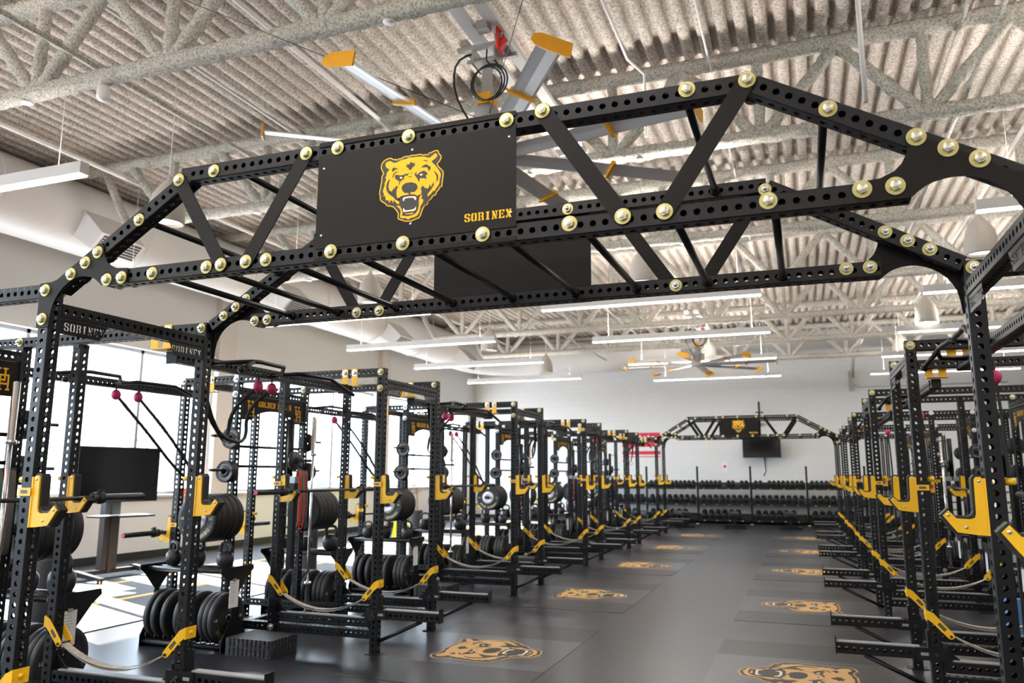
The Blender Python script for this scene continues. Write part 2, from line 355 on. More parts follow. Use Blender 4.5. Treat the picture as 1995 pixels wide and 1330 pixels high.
BEAR = [["y",0,[[-492,355],[-488,401],[-470,440],[-435,468],[-391,485],[-336,492],[-296,466],[-271,455],[-254,467],[-238,444],[-206,460],[-172,457],[-138,471],[-99,483],[-50,476],[9,484],[67,477],[116,481],[164,472],[184,458],[213,465],[256,454],[270,479],[303,479],[346,495],[394,500],[423,479],[435,441],[467,405],[470,368],[445,322],[407,286],[437,242],[475,205],[502,169],[507,115],[497,53],[487,-53],[459,-58],[447,-83],[411,-119],[393,-165],[350,-173],[327,-211],[285,-237],[268,-283],[221,-304],[193,-355],[166,-432],[139,-469],[82,-480],[25,-500],[-72,-493],[-121,-474],[-190,-444],[-198,-425],[-194,-362],[-223,-314],[-273,-258],[-331,-237],[-348,-239],[-388,-216],[-404,-192],[-444,-168],[-480,-136],[-496,-98],[-492,-71],[-507,-23],[-500,23],[-492,58],[-488,104],[-477,149],[-477,223],[-463,249],[-448,256],[-470,305]]],["k",1,[[-475,355],[-472,394],[-455,429],[-425,454],[-384,469],[-337,477],[-302,453],[-267,439],[-257,452],[-237,428],[-200,445],[-166,441],[-129,456],[-95,468],[-46,460],[12,468],[70,461],[118,465],[161,457],[184,443],[214,449],[263,439],[280,465],[309,463],[352,480],[393,485],[410,472],[421,435],[452,400],[454,374],[431,332],[391,290],[425,233],[464,196],[487,167],[491,118],[481,58],[472,-46],[448,-45],[434,-73],[397,-109],[381,-153],[340,-160],[315,-199],[272,-226],[255,-272],[208,-293],[178,-347],[151,-424],[129,-455],[75,-465],[21,-485],[-71,-478],[-116,-460],[-182,-432],[-181,-426],[-178,-361],[-210,-306],[-265,-246],[-329,-222],[-344,-225],[-378,-206],[-393,-181],[-435,-156],[-466,-129],[-479,-97],[-475,-71],[-490,-24],[-484,17],[-475,53],[-471,99],[-460,145],[-460,218],[-449,237],[-431,255],[-454,309]]],["y",2,[[-413,390],[-409,417],[-379,436],[-334,436],[-284,404],[-234,400],[-195,416],[-146,430],[-88,431],[-39,447],[20,443],[78,441],[136,437],[204,425],[267,398],[300,402],[352,440],[376,453],[395,438],[407,404],[368,369],[316,342],[350,299],[389,257],[438,187],[462,139],[463,103],[448,60],[446,7],[423,-35],[395,-67],[368,-104],[353,-93],[321,-129],[270,-172],[188,-121],[140,-124],[107,-138],[63,-110],[-5,-101],[-102,-104],[-160,-113],[-194,-140],[-214,-124],[-253,-128],[-247,-147],[-178,-179],[-176,-231],[-216,-210],[-246,-175],[-267,-145],[-270,-199],[-296,-155],[-311,-148],[-336,-191],[-346,-149],[-391,-138],[-402,-91],[-408,-68],[-432,-83],[-424,-38],[-444,-12],[-436,33],[-413,89],[-423,105],[-391,174],[-411,191],[-388,234],[-393,257],[-346,316],[-386,335],[-412,371]]],["y",2,[[178,-124],[186,-130],[175,-191],[201,-199],[200,-239],[163,-288],[150,-350],[137,-393],[100,-433],[43,-448],[4,-448],[-5,-463],[-44,-463],[-54,-446],[-112,-439],[-153,-426],[-153,-376],[-149,-322],[-175,-283],[-225,-245],[-166,-250],[-140,-296],[-119,-353],[-125,-402],[-35,-417],[42,-408],[89,-387],[121,-346],[134,-276],[132,-204],[145,-152]]],["k",3,[[152,-17],[176,-30],[175,7],[219,-26],[229,-50],[243,-34],[258,-58],[286,-35],[294,16],[312,-38],[356,32],[361,-9],[320,-71],[264,-135],[270,-172],[340,-118],[331,-175],[285,-223],[248,-272],[192,-310],[191,-265],[204,-204],[175,-191],[183,-125],[150,-143],[168,-110],[172,-74]]],["k",3,[[-323,165],[-343,140],[-357,59],[-338,-3],[-300,-26],[-258,37],[-261,-4],[-229,56],[-199,33],[-222,-5],[-225,-68],[-209,-129],[-169,-148],[-173,-184],[-227,-159],[-253,-128],[-278,-107],[-349,-52],[-380,-2],[-392,54],[-379,117],[-355,155]]],["k",3,[[-144,3],[-131,47],[-78,75],[10,74],[78,47],[103,16],[109,-25],[81,-62],[57,-77],[4,-70],[-10,-107],[-24,-105],[-35,-79],[-93,-71],[-128,-35]]],["k",3,[[-193,-145],[-160,-113],[-102,-104],[-15,-106],[63,-116],[112,-138],[145,-143],[132,-204],[132,-285],[118,-341],[89,-382],[42,-408],[-35,-415],[-123,-402],[-114,-363],[-133,-306],[-166,-244],[-173,-184]]],["w",4,[[-120,-145],[-82,-132],[-4,-131],[64,-141],[93,-154],[91,-194],[75,-199],[50,-162],[-4,-153],[-81,-155],[-104,-192],[-114,-191]]],["w",4,[[-111,-295],[-97,-297],[-76,-331],[1,-332],[59,-325],[93,-293],[92,-334],[69,-353],[-95,-353],[-110,-336]]],["y",4,[[-80,-380],[2,-378],[60,-374],[36,-397],[-75,-387]]],["k",3,[[-263,203],[-239,219],[-169,199],[-110,200],[-82,216],[-62,204],[-21,220],[-61,175],[-86,192],[-119,151],[-94,138],[-138,130],[-167,107],[-180,72],[-186,46],[-190,73],[-179,118],[-201,119],[-212,136],[-236,142],[-235,162],[-267,164],[-247,175]]],["k",3,[[54,177],[88,232],[82,192],[94,170],[142,206],[204,220],[248,187],[266,153],[234,152],[238,116],[245,88],[211,106],[139,116],[137,66],[131,62],[86,137]]],["w",4,[[-178,173],[-164,178],[-131,163],[-138,147],[-163,145]]],["w",4,[[133,171],[187,177],[181,155],[157,147]]],["k",3,[[-89,321],[-60,326],[-85,351],[-36,341],[-6,380],[17,356],[65,358],[37,335],[71,325],[23,296],[0,260],[-24,259],[-50,297]]],["k",3,[[154,274],[207,302],[245,305],[274,278],[303,265],[304,229],[276,201],[266,239],[246,264],[198,266]]],["k",3,[[174,372],[215,375],[268,349],[244,346],[215,362]]],["k",3,[[-309,310],[-257,345],[-267,323],[-202,309],[-256,294],[-289,266],[-300,281]]],["k",3,[[-297,184],[-284,233],[-250,258],[-186,264],[-239,245],[-270,222],[-285,178]]],["k",3,[[352,208],[391,167],[425,117],[426,63],[394,18],[402,66],[397,112]]],["k",3,[[-51,151],[-12,170],[17,150],[-22,156]]],["k",3,[[1,230],[21,200],[7,193]]]]
def bear(parent, org, U, V, size, gold=None):
    cm = {'y': 0, 'k': 1, 'w': 2}; mb = MB(); U, V = Vector(U), Vector(V); N = U.cross(V); org = Vector(org)
    for c, lay, pts in BEAR:
        mb.add([org+U*(a*size/1000)+V*(b*size/1000)+N*(lay*.0007+.0006) for a, b in pts], [tuple(range(len(pts)))], cm[c])
    return build(mb, 'bear_emblem', [gold or K['gold'], K['ink'], K['cream']], parent)

ORD = ['nearest', 'second', 'third', 'fourth', 'fifth', 'sixth', 'seventh', 'eighth', 'ninth', 'tenth', 'eleventh', 'twelfth', 'thirteenth']
YA = [2.9368, 6.4339, 10.0386, 13.6797, 17.3079, 21.0288]
WID = 1.14; YM = [y+WID/2 for y in YA]
XL, XR = -3.6927, .7878
SIDE = [('window-side', XL, 0.0, 1), ('right-hand', XR, PI, -1)]
def W2(side, i, x, y, z):          # rack-local -> world
    n, X, r, s = SIDE[side]
    return (X + s*x, YM[i] + s*y, z)
def rk(side, i): return f"{ORD[i]} {SIDE[side][0]} rack"

# ================================================================== room shell
YB, YF, XW, XE, ZC = -7.0, 27.6, -11.8, 9.6, 6.36
o = build(MB().box(XW-.3, XE, YB, YF+.3, -.1, 0), 'floor', K['floor']); tag(o, kind='structure')
# far wall
o = build(MB().box(XW-.3, XE+.3, YB-.3, YB, 0, 6.7), 'wall_back', K['smooth']); tag(o, kind='structure')
o = build(MB().box(XW-.3, XE+.3, YF, YF+.3, 0, 6.7), 'wall_far', K['block']); tag(o, kind='structure')
o = build(MB().box(XE, XE+.3, YB, YF, 0, 6.7), 'wall_right', K['smooth']); tag(o, kind='structure')
BAYS = [(-5.6, .2), (.8, 6.6), (7.2, 13.25), (13.95, 20.2), (20.9, 27.0)]
ZS, ZH = 1.18, 3.95
mb = MB()
mb.box(XW-.3, XW, YB, YF, 0, ZS); mb.box(XW-.3, XW, YB, YF, ZH, 6.7)
ys = [YB] + [v for b in BAYS for v in b] + [YF]
for a, b in zip(ys[::2], ys[1::2]): mb.box(XW-.3, XW, a, b, ZS, ZH)
o = build(mb, 'wall_left', K['smooth']); tag(o, kind='structure')
for k, (a, b) in enumerate(BAYS):
    mb = MB(); n = 3 if k > 0 else 3
    cuts = [a+(b-a)*j/n for j in range(n+1)]
    if k == 2: cuts = [7.2, 9.1, 11.5, 13.25]
    for c in cuts: mb.box(XW-.2, XW-.1, c-.035, c+.035, ZS, ZH)
    mb.box(XW-.2, XW-.1, a, b, ZS, ZS+.07); mb.box(XW-.2, XW-.1, a, b, ZH-.07, ZH)
    w = build(mb, f'window_{k+1}', K['alu']); tag(w, kind='structure')
    gm = bpy.data.materials.get('window glass')
    if not gm:
        gm = bpy.data.materials.new('window glass'); gm.use_nodes = True; nt = gm.node_tree
        nt.nodes.remove(nt.nodes['Principled BSDF']); out = nt.nodes['Material Output']
        t = nt.nodes.new('ShaderNodeBsdfTransparent'); g = nt.nodes.new('ShaderNodeBsdfGlossy'); g.inputs['Roughness'].default_value = .02
        mx = nt.nodes.new('ShaderNodeMixShader'); mx.inputs[0].default_value = .06
        nt.links.new(t.outputs[0], mx.inputs[1]); nt.links.new(g.outputs[0], mx.inputs[2]); nt.links.new(mx.outputs[0], out.inputs[0])
    g = build(MB().box(XW-.155, XW-.145, a, b, ZS+.05, ZH-.05), 'pane', gm, w)
    s = build(MB().box(XW-.1, XW+.09, a-.05, b+.05, ZS-.03, ZS+.012), 'window_sill', K['white'], w)
    # rolled blind cassette above the window head
    h = build(MB().box(XW, XW+.10, a-.05, b+.05, ZH-.02, ZH+.12), 'blind_box', K['white'], w)
# pilasters between window bays
for k, yy in enumerate((6.9, 13.6, 20.55)):
    o = build(MB().box(XW, XW+.14, yy-.26, yy+.26, .11, 6.5), f'trim_{k+1}', mat(f'pinkish painted pilaster {k}', (.74, .68, .63), .6)); tag(o, kind='structure')
o = build(MB().box(XW, XW+.02, YB, YF, 0, .15), 'baseboard_left', K['rubber']); tag(o, kind='structure')
o = build(MB().box(XW, XE, YF-.015, YF, 0, .12), 'baseboard_far', K['rubber']); tag(o, kind='structure')
# training surface beyond the racks, and its yellow court line
o = build(MB().box(XW+.02, -6.9, YB, YF-.1, .0, .012), 'trim_4', K['turf']); tag(o, kind='structure')
o = build(MB().box(-8.3, -8.2, 4, 27, .012, .0145).box(-9.6, -9.5, 4, 27, .012, .0145), 'trim_5', K['gold']); tag(o, kind='structure')

# fluted deck ceiling
mb = MB(); pit = .203; nx = int((XE-XW)/pit)+1; prof = [(0, .012), (.12, .0), (.26, -.006), (.40, .0), (.52, .012), (.57, .05), (.62, .082), (.76, .088), (.90, .082), (.95, .05)]
xs = []
for k in range(nx):
    for a, b in prof: xs.append((XW+(k+a)*pit, b))
NY = 150; y0, y1 = YB, YF
rows = []
for j in range(NY+1):
    y = y0+(y1-y0)*j/NY
    rows.append([(x+random.uniform(-.005, .005), y, ZC+h+random.uniform(-.005, .005)) for x, h in xs])
vs = [v for r in rows for v in r]; n = len(xs)
fs = [(j*n+i, (j+1)*n+i, (j+1)*n+i+1, j*n+i+1) for j in range(NY) for i in range(n-1)]
mb.add(vs, fs, 0, True); o = build(mb, 'ceiling', K['spray']); tag(o, kind='structure')
o = build(MB().box(XW-.3, XE+.3, y0, YF+.3, ZC+.2, ZC+.3), 'roof_slab', K['wall'] or K['smooth']); tag(o, kind='structure')

# roof joists: lumpy sprayed chords and webs
JY = [1.55, 5.08, 8.58, 12.12, 15.65, 19.15, 22.65, 26.1]
ZB, ZT = 5.28, 6.24
def lumpy(a, b, r, seg=.055, n=12, jit=.10, name='chord', flat=1.0):
    a, b = Vector(a), Vector(b); k = max(3, int((b-a).length/seg))
    return MB().tube([a.lerp(b, i/k) + Vector([random.uniform(-.004, .004) for _ in 'xyz']) for i in range(k+1)], r, n, jit=jit, flat=flat)
j = thing('roof_joist', '', 'roof joist')
build(lumpy((-9.38, 0, 0), (XE, 0, 0), .082), 'bottom_chord', K['spray2'], j)
build(lumpy((-9.38, 0, 0), (-9.95, 0, ZT-ZB), .06), 'end_web', K['spray2'], j)
build(lumpy((XW, 0, ZT-ZB), (XE, 0, ZT-ZB), .09), 'top_chord', K['spray2'], j)
sp_ = 1.66; wm = {}
for s_, d in (('a', (-sp_/2, ZT-ZB)), ('b', (sp_/2, ZT-ZB)), ('v', (0, ZT-ZB))):
    wm[s_] = lumpy((0, 0, 0), (d[0], 0, d[1]), .068 if s_ != 'v' else .06, .06, 10, .13).mesh('web', K['spray2'])
x = -.25 - sp_*7
while x < XE-.9:
    if x > -9.0:
        for s_ in 'abv': link('web_bar', wm[s_], j, (x+(.03 if s_ == 'b' else -.03 if s_ == 'a' else 0), 0, 0))
    x += sp_
build(MB().lathe([(.001, -.004), (.055, -.004), (.055, 0)], (-2.95, 0, -.085), 'z', 16).lathe([(.001, -.004), (.055, -.004), (.055, 0)], (-1.6, 0, -.085), 'z', 16)
      .lathe([(.001, -.004), (.055, -.004), (.055, 0)], (-7, 0, -.085), 'z', 16).lathe([(.001, -.004), (.055, -.004), (.055, 0)], (-8.6, 0, -.085), 'z', 16), 'hanger_plate', K['white'], j)
KJ = Kind(j)
for i, y in enumerate(JY):
    KJ.put((0, y, ZB), 0, f"sprayed grey open web roof joist, {ORD[i]} counting from the camera into the room")
# joist bridging lines
for i, (x, z) in enumerate([(-6.1, ZB+.12), (1.75, ZB+.12), (-6.1, ZT-.12), (1.75, ZT-.12)]):
    o = build(lumpy((x, -4, z), (x, YF, z), .024, .12, 6, .2), 'bridging_angle', K['spray2'])
    tag(o, f"thin sprayed bridging line along the {'left' if x < 0 else 'right'} part of the {'bottom' if i < 2 else 'top'} joist chords", 'roof bracing')
o = build(MB().tube([(1.62, YF-1.2, ZB-.1), (1.62, YF-.05, ZB-.55)], .05, 6).box(1.5, 1.66, YF-.06, YF, ZB-1.0, ZB-.35), 'wall_brace', K['spray2'])
tag(o, 'sprayed diagonal brace fixed to the far wall under the last joist', 'brace')

# conduits and pipes under the deck
def pipe(pts, r, name, label, cat, m='white'):
    return tag(build(MB().tube(pts, r, 8), name, K[m]), label, cat)
pipe([(-4.9, -4, 6.1), (-4.9, YF, 6.1)], .028, 'sprinkler_pipe', 'thin white sprinkler pipe running lengthwise above the window-side racks', 'pipe')
pipe([(-9.2, -4, 5.9), (-9.2, YF, 5.9)], .03, 'sprinkler_pipe', 'white sprinkler pipe running lengthwise beside the round air duct', 'pipe')
pipe([(-6.25, -4, 6.14), (-6.25, YF, 6.14)], .013, 'conduit', 'thin white electrical conduit left of the near ceiling fan', 'conduit')
pipe([(-.75, -4, 6.16), (-.75, YF, 6.16)], .012, 'conduit', 'thin white electrical conduit right of the near ceiling fan', 'conduit')
pipe([(-1.6, -4, 6.16), (-1.6, 8.0, 6.16), (-1.45, 8.2, 6.05), (-1.45, 8.2, 5.3)], .016, 'conduit', 'white conduit bending down onto the third roof joist', 'conduit')
pipe([(.62, 6.4, 6.3), (.62, 6.4, 4.5)], .02, 'drop_pipe', 'white vertical pipe dropping behind the right end of the near truss', 'pipe')
pipe([(1.62, YF-.04, 5.2), (1.62, YF-.04, 4.55), (1.8, YF-.04, 4.4), (6, YF-.04, 4.4)], .025, 'conduit', 'grey conduit bending along the far wall near the right end', 'conduit', 'duct')
pipe([(2.9, -3, 6.0), (2.9, YF, 6.0)], .028, 'sprinkler_pipe', 'white sprinkler pipe running lengthwise above the right-hand racks', 'pipe')

# white strut rails carrying each fan
def strut(x, y, lab):
    o = build(MB().box(x-.17, x-.06, y-1.0, y+2.7, 5.42, 5.47).box(x+.06, x+.17, y-1.0, y+2.7, 5.42, 5.47), 'fan_rail', K['white'])
    tag(o, lab, 'mounting rail')

# ------------------------------------------------------------------ ceiling fans
def make_fan():
    r = thing('ceiling_fan', '', 'ceiling fan')
    build(MB().lathe([(.001, .02), (.16, .02), (.19, 0), (.16, -.035), (.001, -.05)], (0, 0, 0), 'z', 32), 'hub', K['blade'], r)
    build(MB().box(-.1, .1, -.1, .1, .25, .33).lathe([(.105, .33), (.115, .36), (.115, .40), (.09, .45), (.001, .46)], (0, 0, 0), 'z', 20), 'motor_cap', K['motor'], r)
    mb = MB()
    for q in range(20):
        t = 2*PI*q/20; mb.box(-.004+.1*math.cos(t), .004+.1*math.cos(t), -.004+.1*math.sin(t), .004+.1*math.sin(t), .1, .36)
    mb.lathe([(.095, .08), (.095, .36)], (0, 0, 0), 'z', 20).box(.08, .17, -.07, .07, .12, .28)
    build(mb, 'motor', K['motor'], r)
    build(MB().lathe([(.09, .02), (.075, .06), (.075, .1)], (0, 0, 0), 'z', 20), 'orange_collar', K['fanorange'], r)
    build(MB().box(-.06, .06, -.09, .09, .46, .56).lathe([(.03, -.09), (.03, .09)], (0, 0, .53), 'y', 12), 'orange_bracket', K['fanorange'], r)
    build(MB().box(-.05, .05, -.008, .008, .52, .84).box(-.11, .11, -.1, .1, .84, .86).box(-.11, -.095, -.1, .1, .84, .98).box(.095, .11, -.1, .1, .84, .98), 'mount_plate', K['mount'], r)
    build(MB().box(-.24, .24, -.13, -.09, .96, 1.0).box(-.24, .24, .09, .13, .96, 1.0).box(-.2, -.13, -.16, .16, 1.0, 1.05).box(.13, .2, -.16, .16, 1.0, 1.05), 'cross_channel', K['mount'], r)
    mb = MB()
    for q in range(3):
        pts = [(.04+.02*q + (.145+.008*q)*math.cos(t*PI/12), -.12-.006*q, .62+(.155+.006*q)*math.sin(t*PI/12)) for t in range(25)]
        mb.tube(pts, .008, 6, caps=False)
    mb.tube([(.02, -.06, 1.0), (.03, -.1, .85), (.1, -.12, .75)], .008, 6)
    mb.tube([(-.1, -.02, .98), (-.19, -.04, .965), (-.25, -.05, .93), (-.285, -.06, .87), (-.295, -.07, .78), (-.285, -.08, .66), (-.25, -.085, .54), (-.2, -.09, .43), (-.15, -.1, .35), (-.11, -.1, .24), (-.09, -.1, .15)], .010, 8)
    build(mb, 'power_cable', K['liner'], r)
    build(MB().box(.15, .17, -.18, -.04, .9, 1.12).prism([(.17, .92), (.24, .98), (.17, 1.1)], 'y', -.14, -.08), 'red_switch', K['red'], r)
    build(MB().box(.0, .11, -.28, -.18, 1.05, 1.13), 'junction_box', K['mount'], r)
    mb = MB()
    for t in (.6, 2.2, 3.8, 5.3): mb.tube([(.1*math.cos(t), .1*math.sin(t), .35), (2.7*math.cos(t), 2.7*math.sin(t), 1.05)], .0035, 5)
    build(mb, 'guy_wire', K['dsteel'], r)
    R = 1.96; n = 8
    mb = MB(); airf = [(-.085, .0), (-.06, .016), (0, .024), (.07, .012), (.09, 0), (.07, -.003), (0, .008), (-.06, .004)]
    tw = .24
    def P(x, a): return (x, a[0]*math.cos(tw)+a[1]*math.sin(tw), -a[0]*math.sin(tw)+a[1]*math.cos(tw))
    ks = [.19, .6, 1.05, 1.5, R-.1]; m_ = len(airf)
    vs = [P(x, a) for x in ks for a in airf]
    mb.add(vs, [(i*m_+q, i*m_+(q+1) % m_, (i+1)*m_+(q+1) % m_, (i+1)*m_+q) for i in range(len(ks)-1) for q in range(m_)] + [tuple(range(m_))[::-1], tuple((len(ks)-1)*m_+q for q in range(m_))], 0, False)
    bm_ = mb.mesh('blade', K['blade'])
    wl = MB(); out = [(-.14, -.02), (-.13, .02), (-.08, .045), (.14, .052), (.145, -.045), (-.02, -.05), (-.1, -.045)]
    wl.add([P(R-.1, a) for a in out]+[P(R-.085, (a[0], a[1]*1.1)) for a in out], [tuple(range(7))[::-1], tuple(range(7, 14))]+[(q, (q+1) % 7, 7+(q+1) % 7, 7+q) for q in range(7)])
    wm_ = wl.mesh('winglet', K['fanorange'])
    ml = MB(); o2 = [(-.11, -.015), (-.09, .035), (0, .045), (.1, .02), (.11, -.02), (0, -.02)]
    ml.add([P(1.14, a) for a in o2]+[P(1.17, a) for a in o2], [tuple(range(6))[::-1], tuple(range(6, 12))]+[(q, (q+1) % 6, 6+(q+1) % 6, 6+q) for q in range(6)])
    fm_ = ml.mesh('fence', K['fanorange'])
    for q in range(n):
        b = link('blade', bm_, r, (0, 0, 0), (0, 0, math.radians(260+45*q)))
        link('winglet', wm_, b); link('blade_fence', fm_, b)
    return Kind(r)
KF = make_fan()
KF.put((-2.45, 5.96, 4.32), 0, 'large silver ceiling fan with orange blade tips just behind the near bear plate')
KF.put((-2.35, 19.6, 4.27), .12, 'silver ceiling fan with orange blade tips far down the aisle before the far wall')
strut(-2.42, 5.98, 'pair of white strut rails holding the near ceiling fan'); strut(-2.35, 19.6, 'pair of white strut rails holding the far ceiling fan')

# ------------------------------------------------------------------ linear pendants
def make_pendant():
    r = thing('linear_pendant', '', 'pendant light'); L = 3.66
    build(MB().box(0, L, -.05, .05, .012, .13), 'housing', K['lampbody'], r)
    build(MB().box(.01, L-.01, -.044, .044, 0, .012), 'diffuser', K['lamp'], r)
    build(MB().tube([(.35, 0, .13), (.35, 0, 1.97)], .003, 5).tube([(L-.35, 0, .13), (L-.35, 0, 1.97)], .003, 5), 'suspension_cable', K['white'], r)
    return Kind(r)
KP = make_pendant()
cols = [(-9.75, 'left', [5.2, 8.75, 12.2, 15.35, 18.7, 22.3]), (-4.15, 'middle', [8.75, 12.68, 16.2, 19.9, 23.6]), (1.9, 'right', [5.9, 9.34, 13.45, 17.1, 20.6, 24.1])]
for x, nm, yy in cols:
    for q, y in enumerate(yy):
        if nm == 'left' and q == 0: x0 = -9.95
        else: x0 = x
        KP.put((x0, y, 4.39), 0, f"white linear pendant lamp, {ORD[q]} from the camera in the {nm} ceiling row")
        al = bpy.data.lights.new('pendant_light', 'AREA'); al.shape = 'RECTANGLE'; al.size = 3.5; al.size_y = .08; al.energy = 13; al.color = (1, .96, .92)
        ao = bpy.data.objects.new('pendant_light', al); COL.objects.link(ao); ao.location = (x0+1.83, y, 4.38)
        al = bpy.data.lights.new('pendant_uplight', 'AREA'); al.shape = 'RECTANGLE'; al.size = 3.5; al.size_y = .07; al.energy = 11 if nm == 'left' else 60; al.color = (1, .92, .86)
        ao = bpy.data.objects.new('pendant_uplight', al); COL.objects.link(ao); ao.location = (x0+1.83, y, 4.53); ao.rotation_euler = (PI, 0, 0)
for x, nm in ((-9.75, 'left'), (-4.15, 'middle'), (1.9, 'right')):
    for q, y in enumerate((1.6, -2.0, -5.3)):
        KP.put((x, y, 4.39), 0, f"white linear pendant lamp behind the camera, {ORD[q]} one back in the {nm} ceiling row")
        al = bpy.data.lights.new('pendant_light', 'AREA'); al.shape = 'RECTANGLE'; al.size = 3.5; al.size_y = .08; al.energy = 24; al.color = (1, .96, .91)
        ao = bpy.data.objects.new('pendant_light', al); COL.objects.link(ao); ao.location = (x+1.83, y, 4.38)
        al = bpy.data.lights.new('pendant_uplight', 'AREA'); al.shape = 'RECTANGLE'; al.size = 3.5; al.size_y = .07; al.energy = 60; al.color = (1, .90, .82)
        ao = bpy.data.objects.new('pendant_uplight', al); COL.objects.link(ao); ao.location = (x+1.83, y, 4.53); ao.rotation_euler = (PI, 0, 0)
# bell lamps
def make_bell():
    r = thing('bell_lamp', '', 'pendant light')
    build(MB().lathe([(.012, .62), (.03, .56), (.10, .47), (.17, .36), (.205, .22), (.21, .02), (.2, 0), (.185, .02), (.15, .3), (.001, .4)], (0, 0, 0), 'z', 28), 'bell_shade', mat('cream lamp shade', (.56, .52, .46), .6), r)
    build(MB().lathe([(.001, .05), (.18, .05)], (0, 0, 0), 'z', 24), 'lens', mat('frosted lens', (1, .93, .85), .5, emis=1.2), r)
    build(MB().tube([(0, 0, .6), (0, 0, 1.81)], .006, 6), 'stem', K['white'], r)
    return Kind(r)
KB = make_bell()
for x, nm, yy in ((-7.05, 'left', [7.0, 11.75, 17.4, 21.9]), (-2.22, 'middle', [11.9, 21.1]), (2.44, 'right', [11.9, 17.1, 21.6])):
    for q, y in enumerate(yy): KB.put((x, y, 4.55), 0, f"cream bell-shaped hanging lamp, {ORD[q]} from the camera in the {nm} part of the ceiling")
# small ceiling devices
for q, (x, y) in enumerate([(-6.0, 5.08), (-5.6, 8.58)]):
    o = build(MB().lathe([(.03, .12), (.055, .1), (.06, 0), (.045, -.03), (.001, -.04)], (x, y, ZB-.2), 'z', 16), 'sensor', K['white'])
    tag(o, f"small white dome sensor under the {['second','third'][q]} roof joist", 'sensor')

# ------------------------------------------------------------------ duct
xd, zd, rd = -10.75, 5.62, .56
d = thing('air_duct', 'large round cream air duct running along the top of the window wall', 'air duct')
pts = [(xd, y, zd) for y in (-4, 5, 10, 15, 20, 24.2)] + [(xd+1.9*(1-math.cos(t*PI/12)), 24.2+1.9*math.sin(t*PI/12), zd) for t in range(1, 7)] + [(-6.4, 26.1, zd), (-3.6, 26.1, zd+.1)]
build(MB().tube(pts, rd, 32), 'duct_body', K['duct'], d)
rm = MB().lathe([(rd+.002, -.03), (rd+.02, -.02), (rd+.02, .02), (rd+.002, .03)], (0, 0, 0), 'y', 32).mesh('seam', K['duct'])
for y in (4.9, 7.2, 9.9, 12.6, 15.2, 17.8, 20.4, 23.0): link('seam_ring', rm, d, (xd, y, zd))
hd = MB().prism([(0, .28), (0, -.34), (.52, -.66), (.74, -.44)], 'y', -.42, .42)
hm = hd.mesh('diffuser_box', K['duct'])
gl = MB()
ux, uz = (.22, .22); L_ = math.hypot(ux, uz)
gl.add([(.525, -.36, -.672), (.725, -.36, -.462), (.725, .36, -.462), (.525, .36, -.672)], [(0, 1, 2, 3)], 0)
for q in range(6):
    f0 = q/6; x_, z_ = .535+.2*f0, -.668+.21*f0
    gl.box(x_, x_+.012, -.36, .36, z_-.012, z_-.002, 1)
gm_ = gl.mesh('grille', [K['grille'], K['duct']])
for y in (8.9, 13.6, 18.3, 22.9):
    b = link('outlet_box', hm, d, (xd+.25, y, zd)); link('outlet_grille', gm_, b)
mb = MB()
for y in (6.2, 11.2, 16.2, 21.2): mb.tube([(xd-.2, y, zd+.5), (xd-.2, y, ZC)], .01, 5); mb.tube([(xd+.3, y, zd+.45), (xd+.3, y, ZC)], .01, 5)
build(mb, 'hanger_strap', K['white'], d)

# ================================================================== racks
def bolt_mesh(n=6, nut=False):
    mb = MB(); mb.lathe([(.001, -.004), (.0325, -.004)], (0, 0, 0), 'y', 24); mb.s[:] = [False]*len(mb.s)
    mb.lathe([(.0325, -.004), (.0325, 0)], (0, 0, 0), 'y', 24)
    r = .020
    hexp = [(r*math.cos(2*PI*i/6+.3), r*math.sin(2*PI*i/6+.3)) for i in range(6)]
    mb.prism(hexp, 'y', -.020, -.004, 1)
    if nut: mb.lathe([(.001, -.032), (.010, -.032), (.0115, -.03), (.0115, -.02)], (0, 0, 0), 'y', 12, 1)
    else: mb.lathe([(.001, -.0222), (.0145, -.0216), (.0165, -.0198)], (0, 0, 0), 'y', 18, 1)
    return mb
K['hexs'] = mat('zinc plated hex', (.60, .58, .46), .34, .75)
BOLT = bolt_mesh().mesh('bolt', [K['zinc'], K['hexs']]); NUT = bolt_mesh(nut=True).mesh('nut', [K['zinc'], K['steel']])
BOLTS = bolt_mesh().mesh('bolt', [K['steel'], K['steel']]); NUTS = bolt_mesh(nut=True).mesh('nut', [K['steel'], K['steel']])
def bolt(parent, p, face='-y', zinc=True, nut=False, name=None):
    me = (NUT if nut else BOLT) if zinc else (NUTS if nut else BOLTS)
    rz = {'-y': 0, '+x': PI/2, '+y': PI, '-x': -PI/2}[face]
    return link(name or ('nut' if nut else 'bolt'), me, parent, p, (0, 0, rz))

